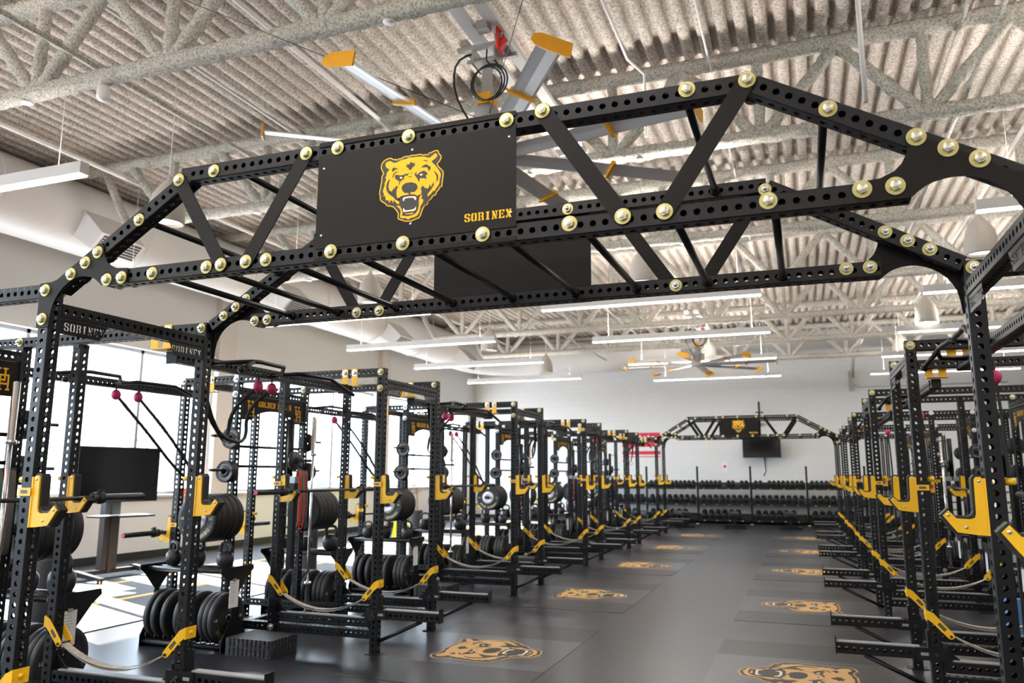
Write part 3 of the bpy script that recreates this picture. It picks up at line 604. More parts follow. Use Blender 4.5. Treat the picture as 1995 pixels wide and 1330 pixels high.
H = 2.57; HY = WID/2; XB, XC, XWR = -1.10, -1.665, -2.34
def numbers_mesh(n=24):
    mb = MB()
    for k in range(n):
        z = 1.0+.0508*k*1.0+.025; mb.box(.015, .0185, -S2-.0006, -S2-.0003, z, z+.009)
        mb.box(.0205, .0235, -S2-.0006, -S2-.0003, z, z+.009)
    return mb
SEG = {'0': 'abcdef', '1': 'bc', '2': 'abged', '3': 'abgcd', '4': 'fgbc', '5': 'afgcd', '6': 'afgedc', '7': 'abc', '8': 'abcdefg', '9': 'abcdfg'}
def digits(n, h):
    w, t = h*.55, h*.16; out = []; st = str(n); x = -len(st)*(w+t)/2
    bx = {'a': (0, w, h-t, h), 'g': (0, w, h/2-t/2, h/2+t/2), 'd': (0, w, 0, t), 'b': (w-t, w, h/2, h), 'c': (w-t, w, 0, h/2), 'f': (0, t, h/2, h), 'e': (0, t, 0, h/2)}
    for c in st:
        for q in SEG[c]:
            x0, x1, z0, z1 = bx[q]; out.append([(x+x0, z0-h/2), (x+x1, z0-h/2), (x+x1, z1-h/2), (x+x0, z1-h/2)])
        x += w+t*1.2
    return out
def number_meshes():
    up, bm_ = MB(), MB()
    for k in range(1, 48):
        z = .0254+.0508*k+.0254
        for p in digits(k, .011): up.add([(S2+.0004, b, z+.004-a) for a, b in p], [tuple(range(len(p)))])
    for k in range(1, 30):
        x = -S2-.0254-.0508*k
        for p in digits(k, .010): bm_.add([(x+a, -HY-S2-.0004, H-.012+b) for a, b in p], [tuple(range(len(p)))])
    return up.mesh('numbers', K['num']), bm_.mesh('numbers', K['num'])
def make_rack():
    NU, NBm = number_meshes()
    r = thing('power_rack', '', 'power rack')
    for sgn in (-1, 1):
        y = sgn*HY
        for x, h in ((0, H), (XB, 2.49), (XC, H), (XWR, H)):
            u = beam('upright', (x, y, 0.004), 'z', h-.004, r)
            link('foot_plate', FOOT, r, (x, y, 0))
        beam('top_side_beam', (-S2, y, H-.038), 'x', 0, r) if False else None
        L1 = -XC-2*S2; beam('top_side_beam', (XC+S2, y, H-.038), 'x', L1, r)
        beam('top_side_beam', (XWR+S2, y, H-.038), 'x', XC-XWR-2*S2, r)
        L2 = -XB-2*S2; beam('bottom_side_beam', (XB+S2, y, .171), 'x', L2, r)
        beam('bottom_side_beam', (XC+S2, y, .171), 'x', XB-XC-2*S2, r)
        beam('bottom_side_beam', (XWR+S2, y, .171), 'x', XC-XWR-2*S2, r)
        build(MB().prism([(-.03, 2.49), (.03, 2.49), (.03, 2.46), (-.03, 2.46)], 'y', y-.045, y+.045), 'beam_saddle', K['black'], r, (XB, 0, 0))
        # brace below the spotter arm
        build(MB().tube([(.04, y, .115), (.46, y, .305)], .017, 10), 'diagonal_brace', K['black'], r)
        f = '-y' if sgn < 0 else '+y'; yo = y + sgn*(S2+.0005)
        for x, z in ((0, H-.036), (0, H-.19), (XC, H-.036), (XC, H-.19 if sgn < 0 else H-.31), (XC, 1.98), (XWR, H-.036), (XB, H-.036), (XC, .17), (XB, .17)):
            if x == 0 and z < 2.5 and sgn > 0: continue
            bolt(r, (x, yo, z), f, zinc=(x == 0))
        yi = y - sgn*(S2+.0005); g = '+y' if sgn < 0 else '-y'
        for x, z in ((0, H-.036), (0, H-.17), (XC, H-.036)):
            bolt(r, (x, yi if z > 2.5 else yi-sgn*.006, z), g, zinc=(z > 2.5), nut=True)
        # storage horns on the middle post
        build(MB().lathe([(.06, 0), (.06, sgn*.012)], (XC, yo, 1.175), 'y', 16).tube([(XC, yo, 1.175), (XC, yo+sgn*.56, 1.175)], .024, 14), 'plate_horn', K['dsteel'], r)
        for z in (1.62, 1.95): build(MB().tube([(XC, yo, z), (XC, yo+sgn*.30, z)], .014, 10), 'small_plate_horn', K['dsteel'], r)
    for sgn in (-1, 1): link('hole_numbers', NU, r, (0, sgn*HY, 0))
    link('hole_numbers', NBm, r)
    yl = WID-2*S2
    for x, z in ((0, 2.437), (XC, H-.15), (XWR, H-.038), (XC, .10), (XWR, .10)):
        beam('crossmember', (x, -HY+S2, z), 'y', yl, r)
    # pull up bars across the window half
    build(MB().tube([(XC-.02, -HY+S2, 1.86), (XC-.02, HY-S2, 1.86)], .016, 10), 'cross_bar', K['dsteel'], r)
    build(MB().tube([(XC-.02, -HY+S2, 1.66), (XC-.02, HY-S2, 1.66)], .016, 10), 'cross_bar', K['dsteel'], r)
    # maker's name plates below the front crossmember, read from the aisle and from inside
    for sgn in (-1, 1):
        ye = sgn*(HY-S2); poly = [(ye, 2.398), (ye-sgn*.30, 2.398), (ye-sgn*.25, 2.315), (ye, 2.315)]
        tp = [[(ye-sgn*.15+a_, 2.357+b_) for a_, b_ in p_] for p_ in text_polys('SORINEX', .044)]
        loops = [[Vector((a_, b_, 0)) for a_, b_ in poly]] + [[Vector((a_, b_, 0)) for a_, b_ in p_] for p_ in tp]
        flat_ = [v for lp in loops for v in lp]; tris = tessellate_polygon(loops); mb = MB()
        for xx in (.028, .032): mb.add([(xx, v.x, v.y) for v in flat_], [tuple(t_) for t_ in tris])
        build(mb, 'name_plate', K['black'], r)       # the maker's name is cut right through the plate
    # arched header sign between the middle posts
    yy = HY-S2; poly = [(-yy, 2.38), (-yy, 2.13), (-yy+.12, 2.13)]
    n = 14
    for q in range(n+1):
        t = q/n; u = -yy+.16+t*(2*yy-.32); poly.append((u, 2.13+.11*math.sin(PI*t)**.55))
    poly += [(yy-.12, 2.13), (yy, 2.13), (yy, 2.38)]
    sg = build(MB().prism(poly, 'x', XC+.02, XC+.028), 'header_sign', K['plate'], r)
    decal(text_polys('GOLDEN BEARS', .058, .72, .16), 'lettering', K['gold'], sg, (XC+.029, 0, 2.305), (0, 1, 0), (0, 0, 1), .0004)
    for u in (-.40, .40):
        decal([[(a*.13, b*.16) for a, b in p] for p in UH], 'monogram', K['gold'], sg, (XC+.029, u-.065, 2.17), (0, 1, 0), (0, 0, 1), .0004)
    return r
FOOT = MB().box(-.075, .06, -.05, .05, 0, .008).box(.0, .09, -.05, .05, 0, .006).mesh('foot', K['black'])
KR = Kind(make_rack())
for sd_ in (0, 1):
    for i in range(6):
        KR.put((SIDE[sd_][1], YM[i], 0), SIDE[sd_][2], f"black perforated steel power rack, {ORD[i]} from the camera in the {SIDE[sd_][0]} row")

# ------------------------------------------------------------------ bar hooks
def make_hook():
    r = thing('bar_hook', '', 'bar hook')
    # profile in xz, x outwards from the post face (x=0), z=0 at the bottom
    body = [(0, 0), (.045, .002), (.125, .012), (.150, .045), (.178, .085), (.155, .108), (.125, .073), (.07, .070), (.052, .076), (.046, .095), (.043, .245), (.034, .256), (.016, .256), (.012, .25), (0, .25)]
    lin = [(.02, .01), (.13, .004), (.158, .038), (.190, .086), (.157, .118), (.127, .084), (.078, .082), (.062, .090), (.056, .105), (.054, .25), (.04, .266), (.0, .266), (0, .01)]
    build(MB().prism(lin, 'y', -.024, .024), 'liner', K['liner'], r)
    build(MB().prism(body, 'y', -.033, -.024), 'side_plate', K['yellow'], r)
    build(MB().prism(body, 'y', .024, .033), 'side_plate', K['yellow'], r)
    build(MB().box(-.002, .006, -.038, .038, 0, .25), 'back_plate', K['yellow'], r)
    b = build(MB().box(-.082, .004, .0385, .046, .155, .195).box(-.002, .004, -.038, .046, .155, .195), 'wrap_bracket', K['yellow'], r)
    l = build(MB().box(-.062, -.016, .046, .0466, .167, .183), 'label_plate', K['ink'], b)
    decal(text_polys('SORINEX', .009), 'lettering', K['num'], l, (-.039, .0467, .175), (-1, 0, 0), (0, 0, 1), .0003)
    build(MB().tube([(-.082, 0, .235), (-.125, 0, .235)], .016, 12), 'locking_pin', K['yellow'], r)
    for x, z in ((.158, .088), (.09, .035), (.024, .238)):
        for s in (-1, 1):
            build(MB().lathe([(.001, s*.0045), (.005, s*.0045), (.0075, s*.002), (.0075, 0)], (x, s*.033, z), 'y', 12), 'screw', K['steel'], r)
    return Kind(r)
KH = make_hook()
HZ = 1.318
for sd_ in (0, 1):
    s = SIDE[sd_][3]
    for i in range(6):
        for q, yl_ in enumerate((-HY, HY)):
            near = (q == 0) == (sd_ == 0)
            # the wrap bracket sits on the side facing away from the rack's middle
            for x, pn, z, rot in ((S2, 'aisle-side', HZ, 0), (XB+S2, 'inner', HZ, 0), (XWR-S2, 'outer', .90, PI)):
                if sd_ == 1 and pn == 'outer' and i > 3: continue
                o = KH.put(W2(sd_, i, x, yl_, z), SIDE[sd_][2]+rot, f"yellow bar hook on the {pn} {'near' if near else 'far'} post of the {rk(sd_, i)}")
                fl = (q == 0) != (rot == PI)
                o.scale = (1, -1 if fl else 1, 1)

# ------------------------------------------------------------------ spotter arms
def make_spotter():
    r = thing('spotter_arm', '', 'spotter arm')
    link('arm_tube', tube_mesh(.60), r, (.045, 0, 0), AX['x'])
    build(MB().box(.10, .645, -.030, .030, .0385, .047), 'wear_strip', K['num'], r)
    build(MB().box(.645, .653, -.042, .042, -.042, .075), 'end_plate', K['black'], r)
    s = build(MB().box(-.085, .13, -.0465, -.0385, -.042, .042).box(-.085, .13, .0385, .0465, -.042, .042).box(.0385, .05, -.045, .045, -.04, .155), 'sleeve', K['black'], r)
    for sg in (-1, 1):
        l = build(MB().box(.05, .10, sg*.0465-.0004, sg*.0465+.0004, -.010, .010), 'label_plate', K['num'], s)
    build(MB().tube([(0, -.065, 0), (0, .065, 0)], .011, 10).tube([(0, -.06, 0), (.022, -.07, -.02), (.02, -.072, -.045), (-.018, -.072, -.045), (-.02, -.07, -.02), (0, -.06, 0)], .003, 6), 'pull_pin', K['dsteel'], r)
    return Kind(r)
KS = make_spotter()
for sd_ in (0, 1):
    for i in range(6):
        for q, yl_ in enumerate((-HY, HY)):
            near = (q == 0) == (sd_ == 0)
            KS.put(W2(sd_, i, 0, yl_, .348), SIDE[sd_][2], f"black spotter arm pointing into the aisle from the {'near' if near else 'far'} post of the {rk(sd_, i)}")
# inner safety rails
def make_rail():
    r = thing('safety_rail', '', 'safety rail'); L = -XB-2*S2-.04
    link('rail_tube', tube_mesh(L), r, (XB+S2+.02, 0, 0), AX['x'])
    build(MB().box(XB+.1, -.1, -.03, .03, .0385, .046), 'wear_strip', K['num'], r)
    for x0, x1, g in ((XB+S2+.001, XB+S2+.012, 1), (-S2-.012, -S2-.001, -1)):
        xx = x1 if g > 0 else x0
        build(MB().box(x0, x1, -.042, .042, -.05, .16).prism([(xx, .04), (xx+g*.11, .04), (xx, .13)], 'y', -.004, .004), 'end_bracket', K['black'], r)
    return Kind(r)
KG = make_rail()
for sd_ in (0, 1):
    for i in range(5 if sd_ else 6):
        for q, yl_ in enumerate((-HY, HY)):
            near = (q == 0) == (sd_ == 0)
            KG.put(W2(sd_, i, 0, yl_, .268), SIDE[sd_][2], f"low black safety rail across the {'near' if near else 'far'} side of the {rk(sd_, i)}")
# ------------------------------------------------------------------ safety straps
def make_strap():
    r = thing('safety_strap', '', 'safety strap')
    a, b = Vector((-.095, 0, .485)), Vector((XB+.095, 0, .475))
    mb = MB(); n = 18
    for lay in (0, 1):
        vs = []
        for q in range(n+1):
            t = q/n; p = a.lerp(b, t); p.z -= (.125+.018*lay)*(1-(2*t-1)**2)
            for y in (-.028, .028): vs += [(p.x, y, p.z), (p.x, y, p.z+.004)]
        fs = []
        for q in range(n):
            o_ = q*4; fs += [(o_, o_+2, o_+6, o_+4), (o_+1, o_+5, o_+7, o_+3), (o_, o_+4, o_+5, o_+1), (o_+2, o_+3, o_+7, o_+6)]
        mb.add(vs, fs, 0, False)
    build(mb, 'webbing', K['web'], r)
    for x0, g in ((0, 1), (XB, -1)):
        # slanted cheek plates either side of the post
        br = None
        for s in (-1, 1):
            def X(u): return x0+g*u
            poly = [(X(.042), .645), (X(.042), .585), (X(.006), .556)] + [(X(-.099+.0235*math.cos(t)), .479+.0235*math.sin(t)) for t in [math.radians(a_) for a_ in (-45, -90, -135, -180, 135)]] + [(X(.0), .626)]
            poly = [poly[k_] for k_ in range(len(poly))]
            m = MB().prism(poly, 'y', s*.0395, s*.0455)
            if s < 0: m.box(min(X(.040), X(.047)), max(X(.040), X(.047)), -.0455, .0455, .575, .645)
            br = build(m, 'bracket', K['yellow'], r)
            c = Vector((X(-.048), s*.0458, .536)); dv = Vector((g*.1, 0, .11)).normalized(); pv = Vector((dv.z, 0, -dv.x))
            pl = [(c+dv*e*.03+pv*f_*.011) for e, f_ in ((-1, -1), (1, -1), (1, 1), (-1, 1))]
            l = build(MB().add([tuple(v) for v in pl], [(0, 1, 2, 3)]), 'label_plate', K['ink'], br)
            tv = [[(a_, b_) for a_, b_ in p] for p in text_polys('SORINEX', .009)]
            decal(tv, 'lettering', K['num'], l, c+Vector((0, s*.0004, 0)), dv*(-s*g) if False else dv*(g if s < 0 else -g), (pv if False else pv*(-g if s<0 else -g)) if True else pv, 0)
        build(MB().tube([(x0-g*.1, -.055, .475), (x0-g*.1, .055, .475)], .009, 10), 'strap_pin', K['dsteel'], r)
        build(MB().lathe([(.001, -.008), (.012, -.008), (.014, 0)], (0, 0, 0), 'y', 6), 'cross_bolt', K['yellow'], r, (x0+g*.047, 0, .61), (0, 0, g*PI/2))
    return Kind(r)
KT = make_strap()
for sd_ in (0, 1):
    for i in range(6):
        for q, yl_ in enumerate((-HY, HY)):
            near = (q == 0) == (sd_ == 0)
            KT.put(W2(sd_, i, 0, yl_, 0), SIDE[sd_][2], f"sagging strap with yellow brackets on the {'near' if near else 'far'} side of the {rk(sd_, i)}")

# ------------------------------------------------------------------ barbells
def make_bar():
    r = thing('barbell', '', 'barbell')
    build(MB().tube([(0, -.66, 0), (0, .66, 0)], .0142, 12), 'shaft', K['dsteel'], r)
    for s in (-1, 1):
        sl = build(MB().lathe([(.0142, s*.655), (.036, s*.655), (.038, s*.66), (.038, s*.685), (.025, s*.69), (.025, s*1.09), (.023, s*1.1), (.0205, s*1.1)], (0, 0, 0), 'y', 20), 'sleeve', K['dsteel'], r)
        build(MB().lathe([(.0205, s*1.099), (.001, s*1.099)], (0, 0, 0), 'y', 16), 'end_cap', K['pink'], sl)
        build(MB().lathe([(.026, s*.70), (.042, s*.70), (.044, s*.715), (.044, s*.735), (.026, s*.75)], (0, 0, 0), 'y', 12).box(-.012, .012, s*.715-.012, s*.715+.012, .04, .058)
              .tube([(-.05, s*.72, .0), (-.03, s*.72, .045), (.03, s*.725, .05)], .006, 6), 'collar', K['liner'], r)
    return Kind(r)
KBar = make_bar()
BZ = HZ+.070+.0145+.002
for sd_ in (0, 1):
    for i in range(6):
        KBar.put(W2(sd_, i, XB+S2+.10, 0, BZ+.013), SIDE[sd_][2], f"dark barbell racked on the inner yellow hooks of the {rk(sd_, i)}")
        if i < (6 if sd_ == 0 else 2): KBar.put(W2(sd_, i, XWR-S2-.10, 0, .90+.0975), SIDE[sd_][2], f"dark barbell on the outer {'window-facing' if sd_ == 0 else 'right-facing'} hooks of the {rk(sd_, i)}")

# ------------------------------------------------------------------ plates
def make_bumper(th, comp):
    r = thing('bumper_plate', '', 'weight plate'); R = .225
    prof = [(.027, -th/2), (.075, -th/2), (.08, -th/2+.004), (.17, -th/2+.004), (.18, -th/2), (R-.006, -th/2), (R, -th/2+.006), (R, th/2-.006), (R-.006, th/2), (.18, th/2), (.17, th/2-.004), (.08, th/2-.004), (.075, th/2), (.027, th/2), (.027, -th/2)]
    build(MB().lathe(prof, (0, 0, 0), 'y', 48), 'rubber_body', K['rubber'], r)
    if comp:
        h = build(MB().lathe([(.027, -th/2-.001), (.03, -th/2-.006), (.1, -th/2-.004), (.108, -th/2+.001)], (0, 0, 0), 'y', 36), 'hub_disc', K['hub'], r)
        build(MB().lathe([(.024, -th/2+.02), (.030, -th/2-.008), (.034, -th/2-.006)], (0, 0, 0), 'y', 24), 'hub_ring', K['steel'], r)
    else:
        build(MB().lathe([(.0255, -th/2-.001), (.034, -th/2-.001), (.034, -th/2+.004)], (0, 0, 0), 'y', 24), 'hub_ring', K['steel'], r)
    return r
def letter_plate(r, th, comp):
    g = K['gold2'] if comp else K['dgold']
    decal(arc_text('BEAR STRONG', .172, .034, -PI/2, .72, .3), 'lettering', g, r, (0, -th/2-.0012, 0), (1, 0, 0), (0, 0, 1), 0)
    decal([[(a-.168, b) for a, b in p] for p in text_polys('LB', .022)] + [[(a+.16, b) for a, b in p] for p in text_polys('LB', .022)], 'weight_mark', K['cream'], r, (0, -th/2-.0012, 0), (1, 0, 0), (0, 0, 1), 0)
    decal([[(a*.3*.16-.0, b*.3*.16+.168) for a, b in [(0, .5), (.4, .3), (.5, -.2), (.15, -.5), (-.15, -.5), (-.5, -.2), (-.4, .3)]]], 'crest', g, r, (0, -th/2-.0012, 0), (1, 0, 0), (0, 0, 1), 0)
K['hub'] = mat('pale hub steel', (.62, .64, .68), .35, .4); K['gold2'] = mat('pale gold print', (.72, .62, .33), .5); K['dgold'] = mat('dull gold print', (.28, .20, .07), .55)
TH1, TH2 = .078, .052
p1 = make_bumper(TH1, True); letter_plate(p1, TH1, True); KP1 = Kind(p1)
KP2 = Kind(make_bumper(TH1, True))
p3 = make_bumper(TH2, False); letter_plate(p3, TH2, False); KP3 = Kind(p3)
KP4 = Kind(make_bumper(TH2, False))
sm = thing('change_plate', '', 'weight plate')
build(MB().lathe([(.027, -.012), (.03, -.016), (.045, -.016), (.05, -.009), (.085, -.009), (.09, -.013), (.105, -.013), (.108, 0), (.105, .013), (.027, .013)], (0, 0, 0), 'y', 32), 'iron_disc', K['iron'], sm)
decal(arc_text('SORINEX', .071, .018, PI/2, .7, .3)+arc_text('SORINEX', .071, .018, -PI/2, .7, .3), 'lettering', K['num'], sm, (0, -.0098, 0), (1, 0, 0), (0, 0, 1), 0)
KP5 = Kind(sm)
def horn_stack(sd_, i, q, n):
    g = -1 if q == 0 else 1            # horn points this way in rack space
    near = (q == 0) == (sd_ == 0)
    y0 = g*(HY+S2+.03)
    for k in range(n):
        y = y0+g*(k+.5)*(TH1+.002)
        rot = SIDE[sd_][2] + (0 if g < 0 else PI)
        top = k == n-1
        KK = KP1 if top else KP2
        KK.put(W2(sd_, i, XC, y, 1.175-.003), rot, f"{(['first']+ORD[1:])[k]} bumper plate from the post on the {'near' if near else 'far'} horn of the {rk(sd_, i)}" if not top else
               f"outermost pale-hubbed bumper plate on the {'near' if near else 'far'} horn of the {rk(sd_, i)}", f"bumper plates on the {'near' if near else 'far'} horn of the {rk(sd_, i)}")
for i in range(6):
    horn_stack(0, i, 0, 5); horn_stack(0, i, 1, 5)
for i in range(4):
    horn_stack(1, i, 1, 4)
for sd_ in (0, 1):
    for i in range(6):
        if sd_ == 1 and i > 3: continue
        for q in (0, 1):
            g = -1 if q == 0 else 1; near = (q == 0) == (sd_ == 0)
            for z, n in ((1.62, 3), (1.95, 1)):
                for k in range(n):
                    KP5.put(W2(sd_, i, XC, g*(HY+S2+.02+k*.027+.012), z-.013), SIDE[sd_][2]+(0 if g < 0 else PI),
                            f"small iron plate, {'alone' if n == 1 else (['first']+ORD[1:])[k] + ' out'} on the {'upper' if z > 1.8 else 'lower'} {'near' if near else 'far'} peg of the {rk(sd_, i)}")

# ------------------------------------------------------------------ storage cradles, kettlebells
def make_cradle():
    r = thing('plate_cradle', '', 'storage rack')
    x0, x1 = -2.22, -1.30; XS.extend([x0, x1])
    build(MB().tube([(x0, -.13, .04), (x1, -.13, .04)], .025, 12), 'base_rail', K['black'], r)
    build(MB().tube([(x0, .13, .04), (x1, .13, .04)], .025, 12), 'base_rail', K['black'], r)
    n = 8
    for k in range(n+1):
        x = x0+.03+(x1-x0-.06)*k/n
        build(MB().tube([(x, -.13, .06), (x, 0, .055), (x, .13, .06)], .006, 6).tube([(x, -.13, .05), (x, -.14, .12)], .006, 6), 'divider', K['dsteel'], r)
    prof = [(-.17, 0), (.17, 0), (.17, .1), (.05, .3), (.03, .5), (.15, .64), (.23, .70), (.22, .74), (-.22, .74), (-.23, .70), (-.15, .64), (-.03, .5), (-.05, .3), (-.17, .1)]
    for x in (x0-.012, x1+.004): build(MB().prism(prof, 'x', x, x+.008), 'end_panel', K['black'], r)
    for y in (-.12, 0, .12): build(MB().tube([(x0, y, .70), (x1, y, .70)], .022, 12), 'shelf_rail', K['dsteel'], r)
    # clipboard with a training sheet
    c = build(MB().box(x1+.014, x1+.018, -.10, .02, .38, .62), 'sheet', K['paper'], r)
    build(MB().box(x1+.013, x1+.022, -.06, -.02, .61, .635), 'clip', K['steel'], c)
    mb = MB()
    for k in range(9):
        z = .59-.021*k; mb.add([(x1+.0185, -.09, z), (x1+.0185, -.09+random.uniform(.05, .1), z), (x1+.0185, -.09+.06, z+.004), (x1+.0185, -.09, z+.004)], [(0, 1, 2, 3)])
    build(mb, 'handwriting', K['num'], c)
    return Kind(r)
XS = []
KC = make_cradle()
def make_kb():
    r = thing('kettlebell', '', 'kettlebell')
    mb = MB(); R = .088
    build(mb.lathe([(.001, 0), (.055, 0), (.068, .01), (.084, .05), (R, .085), (.082, .125), (.06, .155), (.03, .168), (.001, .17)], (0, 0, 0), 'z', 24), 'bell', K['iron'], r)
    pts = [(-.055, 0, .13), (-.068, 0, .18), (-.066, 0, .215), (-.045, 0, .243), (-.015, 0, .25), (.015, 0, .25), (.045, 0, .243), (.066, 0, .215), (.068, 0, .18), (.055, 0, .13)]
    build(MB().tube(pts, [.020, .017, .0165, .016, .016, .016, .016, .0165, .017, .020], 12), 'handle', K['iron'], r)
    return Kind(r)
KK = make_kb()
UOFF = .31
for sd_ in (0, 1):
    for i in range(6):
        for q in (0, 1):
            if sd_ == 1 and (i > 3): continue
            g = -1 if q == 0 else 1; near = (q == 0) == (sd_ == 0)
            yl_ = g*(HY+UOFF); s = SIDE[sd_][3]
            place = f"{'before' if near else 'beyond'} the {rk(sd_, i)}"
            KC.put(W2(sd_, i, 0, yl_, 0), SIDE[sd_][2], f"black plate cradle with kettlebell shelf {place}")
            # upright plates facing the aisle
            xs_ = [-2.13, -2.045, -1.93, -1.78, -1.72, -1.66, -1.50, -1.444, -1.388]
            if sd_ == 1: xs_ = xs_[3:]
            for k, x in enumerate(xs_):
                last = k == len(xs_)-1; KQ = KP3 if last else KP4
                sc_ = 1 if k > 2 else 1
                o = KQ.put(W2(sd_, i, x, yl_, .277), SIDE[sd_][2]+PI/2, (f"bumper plate nearest the aisle in the cradle {place}" if last else
                       f"{ORD[len(xs_)-1-k]} bumper plate from the aisle in the cradle {place}"), f"plates in the cradle {place}")
            for k, x in enumerate((-2.05, -1.78, -1.44)):
                o = KK.put(W2(sd_, i, x, yl_, .7215), SIDE[sd_][2]+random.uniform(-.25, .25), f"{['black kettlebell farthest from the aisle', 'middle black kettlebell', 'black kettlebell closest to the aisle'][k]} on the shelf {place}",
                           None, (.85, 1.0, .9)[k] if g < 0 else (1.0, .9, 1.1)[k])

# ------------------------------------------------------------------ pull-up stations between racks
def tubed(pts, r=.016, m='black'): return MB().tube(pts, r, 12)
def make_station(L):
    r = thing('pull_up_station', '', 'pull-up bar')
    # beam along y in station space, hung by yellow brackets from both racks' top beams; x=0 is the beam, y=0..L
    beam('main_beam', (0, .06, 2.372), 'y', L-.12, r)
    for y in (0, L):
        build(MB().box(-.085, -.02, y-.048, y-.042, 2.42, 2.575).box(.02, .085, y-.048, y-.042, 2.42, 2.575).box(-.085, .085, y-.048, y+.048, 2.412, 2.42), 'hanger_bracket', K['yellow'], r)
        for x in (-.052, .052): bolt(r, (x, y-.049, 2.534), '-y', zinc=False)
        build(MB().box(-.045, .045, y-.06+(.12 if y == 0 else -.12), y-.05+(.12 if y == 0 else -.10), 2.325, 2.412), 'end_plate', K['black'], r)
    mb = MB()
    mb.tube([(.04, .42, 2.37), (.20, .46, 2.375), (.24, .62, 2.40), (.24, .72, 2.41), (.22, 1.05, 2.41), (.12, 1.16, 2.37), (.04, 1.18, 2.37)], .0165, 10)
    build(mb, 'angled_grip', K['black'], r)
    build(MB().tube([(.04, 1.18, 2.37), (.23, 1.24, 2.38), (.25, 1.36, 2.38), (.25, L-.78, 2.385), (.27, L-.42, 2.28)], .0165, 10), 'long_grip', K['black'], r)
    build(MB().tube([(.24, .64, 2.40), (.30, .44, 2.32)], .0165, 10).sphere((.30, .43, 2.315), .026), 'ball_grip', K['black'], r)
    return r
GAP = [YA[i+1]-(YA[i]+WID) for i in range(5)]
KST = Kind(make_station(GAP[1]))
for sd_ in (0, 1):
    for i in range(5):
        for xx, nm in ((-.33, 'aisle-side'), (-2.02, 'outer')):
            if sd_ == 1 and nm == 'outer' and i > 1: continue
            if sd_ == 0:
                x, y = XL+xx, YA[i]+WID; rot = 0 
            else:
                x, y = XR-xx, YA[i+1]; rot = PI
            o = KST.put((x, y, 0), rot, f"{nm} pull-up bar on yellow brackets just beyond the {rk(sd_, i)}")
            o.scale = (1, GAP[i]/GAP[1], 1)

# pink ball grips with hanging black straps
def strap_thing(pts, w, name, label, m, cat='strap', th=.003, grip=None):
    r = thing(name, label, cat); mb = MB(); pts = [Vector(p) for p in pts]
    # smooth the line
    for _ in range(2):
        q = [pts[0]]
        for a, b in zip(pts, pts[1:]): q += [a.lerp(b, .25), a.lerp(b, .75)]
        q.append(pts[-1]); pts = q
    vs = []
    for i, p in enumerate(pts):
        d = (pts[min(i+1, len(pts)-1)]-pts[max(i-1, 0)]).normalized()
        sdv = d.cross(Vector((-.75, .66, .1))).normalized(); nn = d.cross(sdv)
        vs += [p-sdv*w/2-nn*th/2, p+sdv*w/2-nn*th/2, p+sdv*w/2+nn*th/2, p-sdv*w/2+nn*th/2]
    fs = [(4*i+a, 4*i+(a+1) % 4, 4*i+4+(a+1) % 4, 4*i+4+a) for i in range(len(pts)-1) for a in range(4)]
    mb.add(vs, fs, 0, True); build(mb, 'band', K[m], r)
    if grip:
        build(MB().sphere(grip, .042, sz=1.15), 'ball_grip', K['pink'], r)
        build(MB().tube([Vector(grip)+Vector((0, 0, .03)), Vector(grip)+Vector((0, 0, .105))], .008, 6), 'loop', K['liner'], r)
    return r
for i in range(5):
    y = YA[i]+WID
    for k, dy in enumerate((1.02, 1.19)):
        g = (XL-.36, y+dy, 2.27)
        end = (XL+XC+.02, YA[i+1]-HY*0-.30, 1.93)
        low = (XL-.55+.05*k, y+dy-.1, 1.84-.02*k)
        low2 = (XL-.32, y+.6, 1.83+.01*k)
        strap_thing([g, (g[0]-.12, g[1]-.15, 2.08), low, low2, (XL-.18, y+.3-.02*k, 1.98), (XL-.10-.02*k, y+.07, 2.3)], .030, 'hanging_strap',
                    f"{'nearer' if k == 0 else 'farther'} black strap under a magenta ball grip just beyond the {rk(0, i)}", 'liner', grip=g)
    for k, dy in enumerate((1.30, 1.55)):
        g = (XL-2.04, y+dy-.1, 2.28)
        if i < 3:
            strap_thing([g, (g[0]+.15, g[1]+.25, 1.95), (XL-1.80, y+dy+.45, 1.60-.05*k), (XL-1.72, y+2.02, 1.42-.08*k)], .028, 'hanging_strap',
                    f"{'first' if k == 0 else 'second'} slack strap from a magenta grip on the outer bar past the {rk(0, i)}", 'liner', grip=g)
for i in range(1, 4):
    g = (XR+.42, YA[i]-.55, 2.22)
    strap_thing([g, (g[0]+.02, g[1], 1.9), (g[0]+.03, g[1]+.02, 1.2), (g[0]+.02, g[1], .6)], .035, 'hanging_strap', f"black strap with magenta ball grip hanging in front of the {rk(1, i)}", 'liner', grip=g)
    g = (XR+.36, YA[i-1]+WID+.55, 2.24)

# resistance bands on pegs
def band_loop(x, y, z0, z1, w, m, name, label):
    pts = [(x-.02, y, (z0+z1)/2), (x-.02, y, z0-.03), (x, y, z0), (x+.02, y, z0-.03), (x+.035, y, (z0+z1)/2), (x+.03, y, z1+.04), (x, y, z1), (x-.03, y, z1+.04), (x-.03, y, (z0+z1)/2), (x-.02, y, (z0+z1)/2+.02)]
    return tag(strap_flat(pts, w, m, name), label, 'resistance band')
def strap_flat(pts, w, m, name):
    pts = [Vector(p) for p in pts]
    for _ in range(1):
        q = [pts[0]]
        for a, b in zip(pts, pts[1:]): q += [a.lerp(b, .25), a.lerp(b, .75)]
        q.append(pts[-1]); pts = q
    mb = MB(); vs = []
    for p in pts: vs += [(p.x, p.y-w/2, p.z), (p.x, p.y+w/2, p.z)]
    mb.add(vs, [(2*i, 2*i+1, 2*i+3, 2*i+2) for i in range(len(pts)-1)], 0, True)
    o = build(mb, name, K[m]); sm_ = o.modifiers.new('thickness', 'SOLIDIFY'); sm_.thickness = .005
    return o
